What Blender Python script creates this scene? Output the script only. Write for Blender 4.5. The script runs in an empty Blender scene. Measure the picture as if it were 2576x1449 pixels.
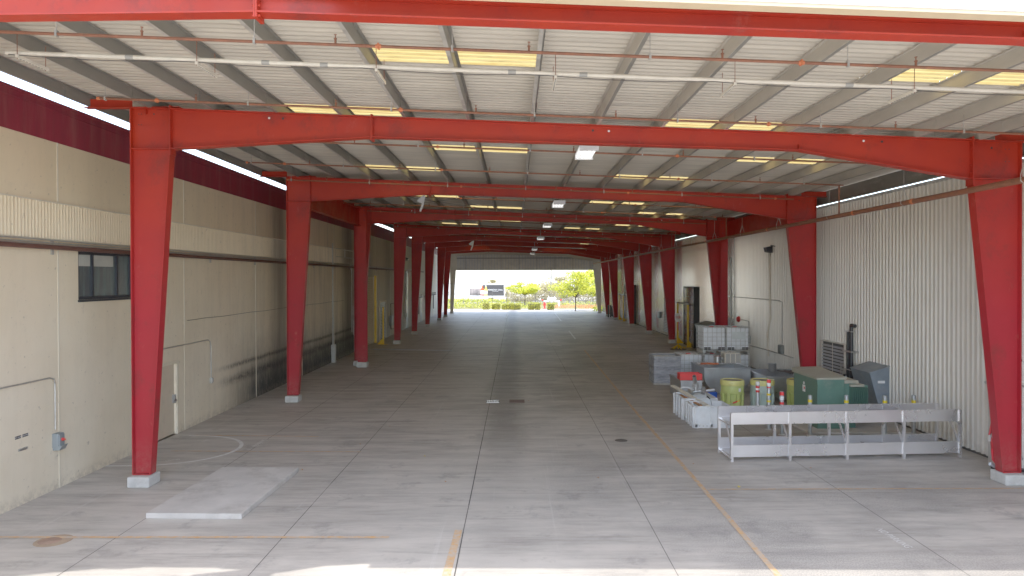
import bpy, bmesh, math, random
from mathutils import Vector, Matrix
random.seed(7)
R = math.radians
sc = bpy.context.scene
col = sc.collection
ORD = ['first','second','third','fourth','fifth','sixth','seventh','eighth','ninth','tenth','eleventh','twelfth',
       'thirteenth','fourteenth','fifteenth','sixteenth','seventeenth','eighteenth','nineteenth','twentieth','twenty-first','twenty-second','twenty-third','twenty-fourth']

# ---------------------------------------------------------------- survey helpers (photo at 2576 px wide -> metres)
F, VX, VY, H, RO = 1780.0, 1296.0, 699.5, 4.5, 0.0025
def _u(px, py):
    dx, dy = px-VX, py-VY
    return dx-RO*dy, dy+RO*dx
def D(px, py, z=0.0): return (H-z)*F/_u(px, py)[1]
def XX(px, d, py=VY): return _u(px, py)[0]*d/F
def ZZ(px, py, d): return H-_u(px, py)[1]*d/F
def G(px, py, z=0.0):
    d = D(px, py, z); return (XX(px, d, py), d)

# ---------------------------------------------------------------- materials
MATS = {}
class NT:
    def __init__(s, name):
        s.m = bpy.data.materials.new(name); s.m.use_nodes = True
        s.t = s.m.node_tree; s.t.nodes.clear()
        s.out = s.n('ShaderNodeOutputMaterial'); s.p = s.n('ShaderNodeBsdfPrincipled')
        s.l(s.p.outputs[0], s.out.inputs[0])
        s.co = s.n('ShaderNodeTexCoord').outputs['Object']
    def n(s, t, **k):
        x = s.t.nodes.new(t)
        for a, b in k.items(): setattr(x, a, b)
        return x
    def l(s, a, b): s.t.links.new(a, b)
    def set(s, sock, v):
        if isinstance(v, (int, float, tuple, list)): sock.default_value = v
        else: s.l(v, sock)
    def noise(s, scale, detail=4, rough=.6, stretch=(1,1,1), off=(0,0,0), co=None):
        mp = s.n('ShaderNodeMapping'); mp.inputs['Scale'].default_value = stretch; mp.inputs['Location'].default_value = off
        s.l(co or s.co, mp.inputs['Vector'])
        x = s.n('ShaderNodeTexNoise'); x.inputs['Scale'].default_value = scale
        x.inputs['Detail'].default_value = detail; x.inputs['Roughness'].default_value = rough
        s.l(mp.outputs[0], x.inputs['Vector']); return x.outputs['Fac']
    def mr(s, v, a, b, c=0., d=1., smooth=False):
        x = s.n('ShaderNodeMapRange'); x.clamp = True
        if smooth: x.interpolation_type = 'SMOOTHSTEP'
        s.l(v, x.inputs[0])
        for i, q in zip((1,2,3,4), (a,b,c,d)): x.inputs[i].default_value = q
        return x.outputs[0]
    def math(s, op, a, b=0.):
        x = s.n('ShaderNodeMath', operation=op); s.set(x.inputs[0], a); s.set(x.inputs[1], b); return x.outputs[0]
    def mix(s, f, a, b, mode='MIX'):
        x = s.n('ShaderNodeMix', data_type='RGBA', blend_type=mode)
        s.set(x.inputs[0], f)
        for i, v in ((6,a),(7,b)):
            if isinstance(v, tuple): v = (*v[:3], 1)
            s.set(x.inputs[i], v)
        return x.outputs[2]
    def xyz(s):
        x = s.n('ShaderNodeSeparateXYZ'); s.l(s.co, x.inputs[0]); return x.outputs
    def bump(s, h, strength=.3, dist=.01):
        b = s.n('ShaderNodeBump'); b.inputs['Strength'].default_value = strength; b.inputs['Distance'].default_value = dist
        s.l(h, b.inputs['Height']); s.l(b.outputs[0], s.p.inputs['Normal'])
    def fin(s, c, rough, metal=0., spec=None):
        s.set(s.p.inputs['Base Color'], (*c[:3],1) if isinstance(c, tuple) else c)
        s.set(s.p.inputs['Roughness'], rough); s.set(s.p.inputs['Metallic'], metal)
        if spec is not None: s.p.inputs['Specular IOR Level'].default_value = spec
        return s.m

def pbr(name, c, rough=.6, metal=0., var=.15, scale=2., dirt=None, damt=.4, dscale=1.5, dlo=.5, dhi=.7, stretch=(1,1,1), bump=0., bscale=80, spec=None):
    s = NT(name)
    n = s.noise(scale, 5, .65, stretch)
    v = s.mr(n, .25, .75, 1-var, 1+var)
    g = s.n('ShaderNodeCombineColor')
    for i in range(3): s.l(v, g.inputs[i])
    cc = s.mix(1., tuple(c), g.outputs[0], 'MULTIPLY')
    if dirt:
        d = s.mr(s.noise(dscale, 7, .7, stretch, (3.1,7.7,1.3)), dlo, dhi, 0, damt)
        cc = s.mix(d, cc, tuple(dirt))
    rr = s.mr(n, .2, .8, max(.03, rough-.08), min(1, rough+.1))
    if bump: s.bump(s.noise(bscale, 3, .6), bump)
    MATS[name] = s.fin(cc, rr, metal, spec); return MATS[name]

M = {}
s = NT('red_paint')
x, y, z = s.xyz()
geo = s.n('ShaderNodeNewGeometry'); sp = s.n('ShaderNodeSeparateXYZ'); s.l(geo.outputs['Position'], sp.inputs[0]); wz = sp.outputs[2]
c = s.mix(s.mr(wz, 3.5, 7.6), (.36,.010,.018), (.46,.026,.008))
c = s.mix(s.mr(s.noise(.9,5,.6),.35,.7,0,.45), c, (.26,.010,.014))
rst = s.mr(s.noise(1.0,8,.78,(1,1,.8),(3,7,1)), .54, .72, 0, .8)
c = s.mix(rst, c, (.13,.020,.016))
c = s.mix(s.mr(s.noise(2.6,6,.8,(1,1,.5),(9,1,4),co=geo.outputs['Position']), .60,.74,0,.35), c, (.55,.16,.12))
c = s.mix(s.math('MULTIPLY', s.mr(wz,.2,1.1,1,0), s.mr(s.noise(7,6,.8),.4,.65,0,.5)), c, (.30,.12,.10))
scr = s.mr(s.noise(1.6,10,.9,(1,1,6),(2,2,2)), .700, .72, 0, .5)
c = s.mix(scr, c, (.66,.28,.24))
s.bump(s.noise(40,3,.6), .08)
M['red'] = s.fin(c, s.mr(s.noise(1.5,4,.6),.3,.7,.42,.62), 0, .30)
M['red_web'] = M['red']
M['darkred'] = pbr('band_red', (.22,.012,.026), .7, 0, .3, 2, (.30,.11,.09), .5, 2.2, .5, .75, (1,1,.12))
M['beige'] = pbr('beige_paint', (.52,.45,.33), .5, 0, .1)
M['galv'] = pbr('galvanised', (.42,.40,.36), .48, .35, .22, 3, (.62,.58,.5), .5, 5, .55, .72, (1,.3,1))
M['purlin'] = pbr('purlin_steel_shaded', (.22,.21,.18), .5, .2, .2, 2.5, (.6,.56,.48), .45, 4, .56, .75, (3,.25,1))  # shaded copy of the purlin steel, the shade put into its colour
M['purlinf_lit'] = pbr('purlin_flange_lit', (.50,.47,.41), .5, .2, .2, 3, (.25,.23,.2), .5, 4)  # lit copy for the left bottom flanges, light painted into the colour
M['purlin2_lit'] = pbr('purlin_steel_lit', (.46,.42,.35), .5, .1, .2, 2.5, (.30,.27,.22), .5, 4, .56, .75, (3,.25,1))  # lit copy for the right webs, light painted into the colour
M['deckm'] = pbr('deck_underside', (.55,.495,.40), .55, 0, .18, 1.6, (.30,.27,.22), .6, 1.3, .5, .8, (.25,2.5,1))
M['rust'] = pbr('rusty_pipe', (.24,.085,.042), .65, .1, .3, 5, (.14,.06,.035), .7, 6, .5, .7)
M['orange'] = pbr('orange_coupling', (.60,.15,.05), .5, 0, .1)
M['whitepipe'] = pbr('white_pipe', (.74,.68,.56), .5, 0, .12, 4, (.4,.3,.2), .5, 5, .6, .8)
M['zinc'] = pbr('zinc_conduit', (.50,.50,.48), .35, .7, .2, 8)
M['steel'] = pbr('stainless', (.50,.52,.54), .32, .85, .12, 3, (.30,.31,.32), .3, 2)
M['alu'] = pbr('aluminium', (.80,.79,.80), .28, .8, .10, .9)
M['whitepl'] = pbr('white_plastic', (.70,.73,.75), .4, 0, .08, 4, (.5,.5,.48), .4, 6)
M['ibc'] = pbr('tote_plastic', (.78,.82,.86), .35, 0, .08, 2, (.6,.62,.66), .5, 3)
M['black'] = pbr('black_paint', (.02,.022,.026), .4, 0, .2)
M['yellow'] = pbr('yellow_paint', (.80,.50,.02), .45, 0, .12, 4, (.3,.2,.08), .5, 5, .6, .8)
M['lid'] = pbr('lid_yellow', (.72,.68,.20), .45, 0, .1, 4, (.4,.36,.18), .5, 6)
M['drum'] = pbr('drum_green', (.52,.60,.17), .45, 0, .08, 3, (.35,.38,.2), .5, 4)
M['drumgrey'] = pbr('drum_faded', (.40,.50,.44), .5, 0, .08, 3)
M['tgreen'] = pbr('transformer_green', (.075,.17,.13), .45, 0, .15, 2, (.25,.27,.22), .5, 3, .55, .85)
M['tgreentop'] = pbr('transformer_top_dust', (.34,.33,.26), .7, 0, .15, 4)
M['bluegrey'] = pbr('hood_grey', (.22,.27,.32), .5, .2, .2, 2.5, (.36,.36,.34), .5, 3)
M['redpl'] = pbr('red_plastic', (.75,.03,.03), .4, 0, .1, 4, (.4,.1,.08), .4, 6)
M['redtape'] = pbr('red_tape', (.80,.03,.03), .35)
M['whitetape'] = pbr('white_tape', (.85,.85,.85), .35)
M['yeltape'] = pbr('yellow_tape', (.90,.68,.02), .35)
M['bollard'] = pbr('bollard_galv', (.42,.45,.46), .45, .6, .3, 6, (.25,.27,.26), .5, 9)
M['block'] = pbr('footing_concrete', (.50,.50,.48), .85, 0, .15, 6, (.3,.29,.27), .5, 4, bump=.4)
M['slab'] = pbr('pad_concrete', (.50,.475,.445), .7, 0, .16, 1.5, (.30,.28,.25), .7, 1.6, bump=.2)
M['wood'] = pbr('brown_wood', (.45,.20,.06), .6, 0, .25, 6, stretch=(1,.2,1))
M['cream'] = pbr('cream_board', (.75,.72,.60), .5, 0, .08)
M['box'] = pbr('switch_box', (.23,.26,.27), .5, .1, .1)
M['louvre'] = pbr('louvre_grey', (.42,.44,.50), .45, .2, .15)
M['doorc'] = pbr('door_tan', (.60,.50,.37), .6, 0, .06, 1.5, (.4,.32,.24), .3, 3)
M['trimc'] = pbr('door_trim', (.70,.63,.48), .6, 0, .06)
M['winframe'] = pbr('window_frame', (.03,.035,.045), .4, .3, .1)
M['wrap'] = pbr('grey_wrap', (.25,.26,.29), .55, 0, .35, 4, (.5,.5,.53), .7, 5, .45, .7, (.6,.6,3))
M['greyb'] = pbr('grey_crate', (.34,.33,.30), .6, 0, .12)
M['blue'] = pbr('blue_plastic', (.01,.08,.5), .4)
M['fas'] = pbr('white_fascia', (.80,.79,.76), .45, 0, .06, 2, (.55,.48,.35), .4, 3, .6, .8)
M['fasc'] = pbr('cream_fascia', (.72,.55,.33), .5, 0, .08)
M['hose'] = pbr('red_hose', (.55,.02,.03), .4)
M['mark_o'] = pbr('orange_line', (.58,.31,.10), .7, 0, .15, 6, (.42,.38,.33), .85, 9, .36, .60)
M['mark_w'] = pbr('white_line', (.68,.68,.66), .7, 0, .1, 6, (.42,.41,.40), .7, 9, .5, .7)
M['joint'] = pbr('joint_dark', (.07,.065,.06), .9)
M['iron'] = pbr('cast_iron', (.10,.09,.085), .6, .3, .2)
M['rustiron'] = pbr('rusty_cover', (.27,.17,.12), .8, 0, .25, 9)
M['brownplate'] = pbr('brown_plate', (.14,.09,.08), .7, 0, .2, 9)
M['trunk'] = pbr('bark', (.12,.09,.06), .9, 0, .3, 8)
M['stain'] = pbr('rust_stain', (.33,.24,.16), .8, 0, .2, 7)
M['tube'] = pbr('fluorescent_tube_white', (.92,.92,.9), .3)
b_ = [n_ for n_ in M['tube'].node_tree.nodes if n_.type=='BSDF_PRINCIPLED'][0]; b_.inputs['Emission Color'].default_value = (1,.98,.94,1); b_.inputs['Emission Strength'].default_value = 1.0
M['sidingfar'] = pbr('fascia_siding', (.62,.59,.52), .5, .1, .15, 2)
M['cable'] = pbr('black_cable', (.05,.045,.04), .6)
M['fabricw'] = pbr('rag', (.7,.7,.68), .9)
M['plantred'] = pbr('red_flowers', (.65,.10,.05), .8, 0, .3, 3)

# glass with dirt
s = NT('window_glass')
n = s.noise(3, 6, .7, (1,2,.25))
c = s.mix(s.mr(n, .4, .7), (.045,.055,.06), (.10,.16,.15))
M['glass'] = s.fin(c, s.mr(n, .3, .7, .06, .25), 0, .8)
# strip curtain / door panel glossy dark blue
s = NT('dock_panel')
n = s.noise(6, 4, .6, (1,1,.4))
M['panel'] = s.fin(s.mix(s.mr(n,.45,.6), (.015,.02,.04), (.35,.31,.28)), .22, .2)

# left concrete wall : tan paint with soot and run marks further in
s = NT('painted_tilt_up_concrete')
x, y, z = s.xyz()
base = s.mix(s.mr(s.noise(.5,5,.6),.3,.7), (.72,.62,.45), (.82,.73,.56))
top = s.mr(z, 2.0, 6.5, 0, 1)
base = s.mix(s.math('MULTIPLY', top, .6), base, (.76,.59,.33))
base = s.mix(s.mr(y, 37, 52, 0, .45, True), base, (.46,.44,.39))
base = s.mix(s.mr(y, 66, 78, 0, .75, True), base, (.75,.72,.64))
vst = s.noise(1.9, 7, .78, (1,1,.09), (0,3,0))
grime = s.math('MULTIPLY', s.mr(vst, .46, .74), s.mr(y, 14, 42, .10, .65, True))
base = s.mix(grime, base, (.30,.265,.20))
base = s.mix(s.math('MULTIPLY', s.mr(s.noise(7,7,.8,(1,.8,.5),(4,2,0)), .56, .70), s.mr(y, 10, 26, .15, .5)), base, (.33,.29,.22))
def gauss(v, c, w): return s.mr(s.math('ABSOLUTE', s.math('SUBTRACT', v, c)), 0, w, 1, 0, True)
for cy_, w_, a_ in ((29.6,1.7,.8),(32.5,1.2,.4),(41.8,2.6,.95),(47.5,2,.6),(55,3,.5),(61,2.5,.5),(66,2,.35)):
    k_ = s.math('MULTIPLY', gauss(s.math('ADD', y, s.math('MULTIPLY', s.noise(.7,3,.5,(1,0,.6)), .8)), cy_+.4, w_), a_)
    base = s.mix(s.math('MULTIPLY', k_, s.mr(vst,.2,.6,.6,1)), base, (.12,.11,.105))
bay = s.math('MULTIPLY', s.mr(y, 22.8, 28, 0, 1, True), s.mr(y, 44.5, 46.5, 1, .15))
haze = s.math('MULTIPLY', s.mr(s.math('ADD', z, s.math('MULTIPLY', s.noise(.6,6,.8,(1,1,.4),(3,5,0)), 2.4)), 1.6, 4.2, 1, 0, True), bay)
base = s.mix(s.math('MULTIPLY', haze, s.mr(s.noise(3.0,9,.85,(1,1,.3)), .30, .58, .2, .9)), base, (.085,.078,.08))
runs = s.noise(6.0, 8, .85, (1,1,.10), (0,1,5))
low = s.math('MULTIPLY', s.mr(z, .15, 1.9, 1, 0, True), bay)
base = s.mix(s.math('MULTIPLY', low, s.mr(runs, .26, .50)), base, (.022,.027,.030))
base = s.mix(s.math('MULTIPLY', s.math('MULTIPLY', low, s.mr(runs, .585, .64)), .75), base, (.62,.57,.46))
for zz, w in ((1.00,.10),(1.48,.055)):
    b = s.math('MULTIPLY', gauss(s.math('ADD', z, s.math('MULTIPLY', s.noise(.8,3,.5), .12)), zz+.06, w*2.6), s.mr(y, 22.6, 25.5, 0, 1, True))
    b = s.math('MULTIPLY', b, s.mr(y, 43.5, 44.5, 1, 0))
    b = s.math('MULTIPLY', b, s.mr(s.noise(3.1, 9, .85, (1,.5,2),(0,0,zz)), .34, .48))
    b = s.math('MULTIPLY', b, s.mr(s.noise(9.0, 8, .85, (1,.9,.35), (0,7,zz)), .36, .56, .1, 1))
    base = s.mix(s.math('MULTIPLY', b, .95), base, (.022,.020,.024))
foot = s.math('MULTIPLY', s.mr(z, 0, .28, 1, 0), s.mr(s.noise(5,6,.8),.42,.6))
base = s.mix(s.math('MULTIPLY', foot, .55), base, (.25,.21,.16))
spk = s.mr(s.noise(9, 3, .5), .68, .72)
base = s.mix(s.math('MULTIPLY', spk, .45), base, (.24,.20,.15))
s.bump(s.noise(14, 5, .6), .15, .01)
M['wall'] = s.fin(base, .75)

# right metal siding
s = NT('metal_siding')
x, y, z = s.xyz()
c = s.mix(s.mr(s.noise(.8,4,.6,(1,1,.1)),.3,.7), (.70,.67,.60), (.78,.75,.68))
c = s.mix(s.mr(z, 4.5, 7.2, 0, .45), c, (.60,.49,.32))
c = s.mix(s.mr(s.noise(2.5,7,.75,(1,1,.12)),.55,.8,0,.5), c, (.36,.33,.28))
c = s.mix(s.math('MULTIPLY', s.mr(z, 0, .6, 1, 0), s.mr(s.noise(4,6,.7),.4,.65,0,.6)), c, (.34,.31,.27))
M['siding'] = s.fin(c, s.mix(s.mr(y, 28, 44, 0, 1, True), (.42,.42,.42), (.20,.20,.20)), s.mr(y, 28, 42, .06, .9, True))

# floor
s = NT('concrete_paving')
x, y, z = s.xyz()
n1 = s.noise(.35, 6, .65); n2 = s.noise(1.3, 7, .7, (.35,1.6,1), (5,1,0)); n3 = s.noise(38, 3, .7); n4 = s.noise(.16,3,.5,(1,1,1),(9,4,0))
c = s.mix(s.mr(n1,.3,.7), (.43,.395,.35), (.53,.492,.44))
c = s.mix(s.mr(n2,.40,.70,0,.8), c, (.24,.225,.205))
c = s.mix(s.mr(n4,.48,.62,0,.35,True), c, (.55,.52,.47))
st_ = s.noise(1.1,8,.78,(.22,1.9,1),(7,2,0)); c = s.mix(s.mr(st_,.54,.70,0,.75), c, (.16,.15,.135))
n5 = s.noise(.9,5,.7,(1,1,1),(2,8,0))
blot = s.math('MULTIPLY', s.mr(n5,.56,.66,0,1,True), s.mr(s.noise(9,4,.7),.35,.6,.35,1))
c = s.mix(s.math('MULTIPLY', blot, .6), c, (.20,.19,.18))
# exposed aggregate zone right of the centre joint
q = s.math('ABSOLUTE', s.math('SUBTRACT', x, -.35))
zone = s.math('MULTIPLY', s.mr(s.math('ADD', q, s.math('MULTIPLY', s.noise(.45,6,.75,(1,.35,1),(4,4,0)), 1.6)), .9, 1.7, 1, 0, True), s.mr(y, 14, 24, .2, 1, True))
zone2 = s.math('MULTIPLY', s.mr(x, .2, 1.5, 0, 1, True), s.mr(s.noise(.28,4,.6,(1,1,1),(1,2,3)), .44,.56,0,1,True))
spk = s.mr(n3, .40, .62)
c = s.mix(s.math('MULTIPLY', s.math('MULTIPLY', zone, s.mr(spk,0,1,.6,1)), .80), c, (.13,.122,.115))
c = s.mix(s.math('MULTIPLY', s.math('MULTIPLY', zone2, spk), .7), c, (.17,.165,.16))
c = s.mix(s.mr(s.noise(60,2,.5),.66,.72,0,.4), c, (.62,.61,.6))
# faint tyre trails and scratches down the lane
w = s.n('ShaderNodeTexNoise'); w.noise_dimensions = '2D'; w.inputs['Scale'].default_value = 2.2; w.inputs['Detail'].default_value = 8; w.inputs['Roughness'].default_value = .8
mp = s.n('ShaderNodeMapping'); mp.inputs['Scale'].default_value = (1.6,.035,1); mp.inputs['Rotation'].default_value = (0,0,.05); s.l(s.co, mp.inputs[0]); s.l(mp.outputs[0], w.inputs[0])
c = s.mix(s.mr(w.outputs['Fac'], .62, .70, 0, .25), c, (.62,.60,.57))
deep = s.mr(y, 14, 40, 0, .12, True)  # fading daylight down the lane, painted as a darker floor colour
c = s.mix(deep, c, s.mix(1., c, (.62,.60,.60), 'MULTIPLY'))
s.bump(s.noise(55,4,.7), .25, .006)
M['floor'] = s.fin(c, s.mr(n2,.3,.7,.42,.66), 0, .4)

pbr('outside_ground', (.50,.46,.38), .9, 0, .12, .3); M['out'] = MATS['outside_ground']
pbr('road_asphalt', (.20,.19,.18), .9, 0, .15, .5); M['road'] = MATS['road_asphalt']
pbr('lawn_base', (.18,.17,.05), .95, 0, .35, .8, (.30,.24,.09), .7, .8); M['lawn'] = MATS['lawn_base']

def leafmat(name, a, b, tr=.35):
    s = NT(name)
    oi = s.n('ShaderNodeNewGeometry').outputs['Random Per Island']
    c = s.mix(oi, a, b)
    s.fin(c, .6)
    t = s.n('ShaderNodeBsdfTranslucent'); s.l(c, t.inputs[0])
    mx = s.n('ShaderNodeMixShader'); mx.inputs[0].default_value = tr
    s.l(s.p.outputs[0], mx.inputs[1]); s.l(t.outputs[0], mx.inputs[2]); s.l(mx.outputs[0], s.out.inputs[0])
    return s.m
M['leaf'] = leafmat('leaf_yellow_green', (.18,.27,.012), (.86,.84,.05))
M['leafd'] = leafmat('leaf_green', (.13,.21,.012), (.66,.74,.05))
M['hedge'] = leafmat('leaf_hedge', (.14,.19,.015), (.62,.60,.06))
M['dry'] = leafmat('leaf_dry', (.20,.17,.06), (.48,.42,.20))
M['flower'] = leafmat('leaf_red_flowers', (.60,.08,.04), (.75,.45,.12))

# skylight : translucent yellow fibreglass
s = NT('fibreglass_skylight')
n = s.noise(1.6, 9, .8, (.35,4,1))
c = s.mix(s.mr(n,.40,.66), (.46,.345,.12), (.34,.20,.045))
c = s.mix(s.mr(s.noise(5,8,.85,(.3,3,1),(3,3,3)),.54,.68,0,.8), c, (.16,.09,.03))
s.fin(c, .5)
t = s.n('ShaderNodeBsdfTranslucent'); s.l(c, t.inputs[0])
mx = s.n('ShaderNodeMixShader'); mx.inputs[0].default_value = .8
s.l(s.p.outputs[0], mx.inputs[1]); s.l(t.outputs[0], mx.inputs[2]); s.l(mx.outputs[0], s.out.inputs[0])
M['sky'] = s.m

# ---------------------------------------------------------------- mesh builder
LOC = {}
class MB:
    def __init__(s): s.v = []; s.f = []
    def add(s, vs, fs):
        b = len(s.v); s.v += [tuple(q) for q in vs]; s.f += [tuple(i+b for i in f) for f in fs]; return s
    def hexa(s, p):   # 8 points: bottom 4 ccw, top 4 ccw
        return s.add(p, [(0,3,2,1),(4,5,6,7),(0,1,5,4),(1,2,6,5),(2,3,7,6),(3,0,4,7)])
    def box(s, x0,x1,y0,y1,z0,z1):
        return s.hexa([(x0,y0,z0),(x1,y0,z0),(x1,y1,z0),(x0,y1,z0),(x0,y0,z1),(x1,y0,z1),(x1,y1,z1),(x0,y1,z1)])
    def prism(s, poly, axis, a, b):   # poly in the other two axes (in xyz order), extruded a..b
        n = len(poly)
        def P(u, v, w): return {'x':(w,u,v),'y':(u,w,v),'z':(u,v,w)}[axis]
        vs = [P(u,v,a) for u,v in poly]+[P(u,v,b) for u,v in poly]
        fs = [tuple(range(n)), tuple(range(2*n-1,n-1,-1))]+[(i,i+n,(i+1)%n+n,(i+1)%n) for i in range(n)]
        return s.add(vs, fs)
    def tube(s, pts, r, n=8, caps=True):
        pts = [Vector(p) for p in pts]; rings = []
        for i, p in enumerate(pts):
            t = (pts[min(i+1,len(pts)-1)]-pts[max(i-1,0)]).normalized()
            u = t.cross(Vector((0,0,1)))
            if u.length < .05: u = t.cross(Vector((1,0,0)))
            u.normalize(); w = t.cross(u)
            rr = r[i] if isinstance(r, (list,tuple)) else r
            rings.append([p+(u*math.cos(2*math.pi*k/n)+w*math.sin(2*math.pi*k/n))*rr for k in range(n)])
        vs = [q for g in rings for q in g]; fs = []
        for i in range(len(rings)-1):
            for k in range(n): fs.append((i*n+k, i*n+(k+1)%n, (i+1)*n+(k+1)%n, (i+1)*n+k))
        if caps: fs += [tuple(range(n-1,-1,-1)), tuple((len(rings)-1)*n+k for k in range(n))]
        return s.add(vs, fs)
    def lathe(s, prof, c=(0,0,0), n=24, axis='z'):
        vs = []; fs = []
        for r, h in prof:
            for k in range(n):
                a = 2*math.pi*k/n; ca, sa = r*math.cos(a), r*math.sin(a)
                vs.append({'z':(c[0]+ca,c[1]+sa,c[2]+h),'y':(c[0]+ca,c[1]+h,c[2]+sa),'x':(c[0]+h,c[1]+ca,c[2]+sa)}[axis])
        for i in range(len(prof)-1):
            for k in range(n): fs.append((i*n+k, i*n+(k+1)%n, (i+1)*n+(k+1)%n, (i+1)*n+k))
        fs += [tuple(range(n-1,-1,-1)), tuple((len(prof)-1)*n+k for k in range(n))]
        return s.add(vs, fs)
    def bar(s, a, b, w, h):   # rectangular bar from a to b, w horizontally across, h the other way
        a, b = Vector(a), Vector(b); t = (b-a).normalized(); u = t.cross(Vector((0,0,1)))
        if u.length < .05: u = Vector((1,0,0))
        u.normalize(); q = u.cross(t).normalized(); u = u*w/2; q = q*h/2
        return s.hexa([a-u-q, a+u-q, b+u-q, b-u-q, a-u+q, a+u+q, b+u+q, b-u+q])
    def build(s, name, mat, parent=None, smooth=False, bevel=0., fixn=True):
        me = bpy.data.meshes.new(name)
        o3 = Vector((0,0,0))
        if parent is not None: o3 = Vector(LOC[parent.name])
        me.from_pydata([tuple(Vector(v)-o3) for v in s.v], [], s.f); me.update()
        if fixn:
            bm = bmesh.new(); bm.from_mesh(me); bmesh.ops.recalc_face_normals(bm, faces=bm.faces); bm.to_mesh(me); bm.free()
        me.materials.append(mat)
        o = bpy.data.objects.new(name, me); col.objects.link(o)
        if parent is not None: o.parent = parent
        LOC[o.name] = tuple(o3)
        if smooth:
            for p in me.polygons: p.use_smooth = True
            bm = bmesh.new(); bm.from_mesh(me)
            for e in bm.edges:
                if len(e.link_faces) == 2 and e.calc_face_angle(0) > R(40): e.smooth = False
            bm.to_mesh(me); bm.free()
        if bevel:
            b = o.modifiers.new('bevel','BEVEL'); b.width = bevel; b.segments = 2; b.limit_method = 'ANGLE'
        return o
def tag(o, label, cat, group=None, kind=None):
    o['label'] = label
    if cat: o['category'] = cat
    if group: o['group'] = group
    if kind: o['kind'] = kind
    return o
def thing(name, label, cat, loc=(0,0,0), group=None):
    o = bpy.data.objects.new(name, None); col.objects.link(o); o.location = loc; LOC[o.name] = tuple(loc)
    return tag(o, label, cat, group)
def struct(o):
    o['kind'] = 'structure'; return o
def dup(root, loc, label=None, rz=0):
    r = root.copy(); col.objects.link(r); r.location = loc; r.rotation_euler = (0,0,rz)
    if label: r['label'] = label
    for ch in list(root.children):
        c = ch.copy(); col.objects.link(c); c.parent = r
        for g in list(ch.children):
            d = g.copy(); col.objects.link(d); d.parent = c
    LOC[r.name] = tuple(loc)
    return r
def text_mesh(txt, size, name, mat, parent, matrix, extr=.0, sx=1.):
    cu = bpy.data.curves.new('tmp','FONT'); cu.body = txt; cu.size = size; cu.extrude = extr
    cu.align_x = 'CENTER'; cu.align_y = 'CENTER'
    ob = bpy.data.objects.new('tmp', cu); col.objects.link(ob)
    bpy.context.view_layer.update()
    me = bpy.data.meshes.new_from_object(ob.evaluated_get(bpy.context.evaluated_depsgraph_get()))
    bpy.data.objects.remove(ob)
    me.transform(matrix @ Matrix.Diagonal((sx,1,1,1)))
    o3 = Vector(LOC[parent.name]) if parent else Vector((0,0,0))
    me.transform(Matrix.Translation(-o3))
    me.materials.clear(); me.materials.append(mat)
    o = bpy.data.objects.new(name, me); col.objects.link(o)
    if parent: o.parent = parent
    return o
def frame_m(origin, xdir, ydir):
    x = Vector(xdir).normalized(); y = Vector(ydir).normalized(); z = x.cross(y)
    m = Matrix.Identity(4)
    for i in range(3): m[i][0], m[i][1], m[i][2], m[i][3] = x[i], y[i], z[i], origin[i]
    return m

WL, WR = -9.85, 11.75         # faces of the left and right walls
def zt(x): return 7.88-.041*x # top of the rafters
FY = [8.7, 15.45, 25.9, 36.7, 48.7, 57.0, 65.5, 75.8, 82.4, 90.6]

# ================================================================ GROUND
g = MB().add([(-2500,-300,-.03),(2500,-300,-.03),(2500,2900,-.03),(-2500,2900,-.03)], [(0,1,2,3)]).build('ground', M['out']); struct(g)
fl = MB().add([(-40,-45,0),(40,-45,0),(40,12,0),(WR+.2,12,0),(WR+.2,100,0),(-40,100,0)], [(0,1,2,3,4,5)]).build('concrete_floor', M['floor']); struct(fl)
LOC[fl.name] = (0,0,0)
def strip(mb, a, b, w, z=.004):
    a = Vector((a[0],a[1],z)); b = Vector((b[0],b[1],z)); t = (b-a).normalized(); u = Vector((-t.y,t.x,0))*w/2
    mb.add([a-u, b-u, b+u, a+u], [(0,1,2,3)])
for x, w in ((-6.95,.014),(-4.05,.014),(-.93,.020),(2.45,.012),(6.83,.012)):
    jm = MB(); y = -10
    xo = 0
    while y < 92:
        x2 = random.uniform(-.012,.012) if w > .03 else random.uniform(-.003,.003)
        strip(jm, (x+xo,y), (x+x2,y+1.5), w*random.uniform(.7,1.2)); xo = x2; y += 1.5
    jm.build('expansion_joint', M['joint'], fl)
for y in (14.75, 22.2, 29.9, 37.5, 45.2, 52.8, 60, 68, 76): jm = MB(); strip(jm, (WL+.05,y), (WR-.05,y+random.uniform(-.03,.03)), .007, .0036); jm.build('expansion_joint', M['joint'], fl)
om = MB()
pts = [(3.93,8.6),(3.96,11),(4.0,15.9),(4.03,23.4),(4.12,31),(4.3,44)]
for a, b in zip(pts, pts[1:]): strip(om, a, b, .10, .008)
om.build('orange_lane_line', M['mark_o'], fl)
def line(name, a, b, w, m=M['mark_o'], z=.0085):
    q = MB(); strip(q, a, b, w, z); return q.build(name, m, fl)
line('orange_cross_line', (4.06,14.98), (WR-.2,15.0), .06)
line('orange_cross_line', (WL+.2,12.3), (-2.2,12.25), .09)
line('orange_cross_line', (-9.0,18.45), (-4.0,18.3), .07)
line('orange_cross_line', (-9.2,20.3), (-5.6,20.1), .07)
line('orange_centre_dash', (-1.08,9.0), (-1.02,12.6), .13)
line('white_lane_line', (4.42,52), (4.55,60), .12, M['mark_w'])
line('white_lane_line', (4.8,74), (5.05,90), .14, M['mark_w'])
line('white_lane_line', (-1.0,80), (-.9,90), .14, M['mark_w'])
line('white_cross_line', (4.6,58), (9,58.3), .08, M['mark_w'])
line('white_cross_line', (5.0,45.4), (7.5,45.5), .07, M['mark_w'])
line('white_cross_line', (-4.6,46.5), (-1.1,46.4), .07, M['mark_w'])
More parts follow.
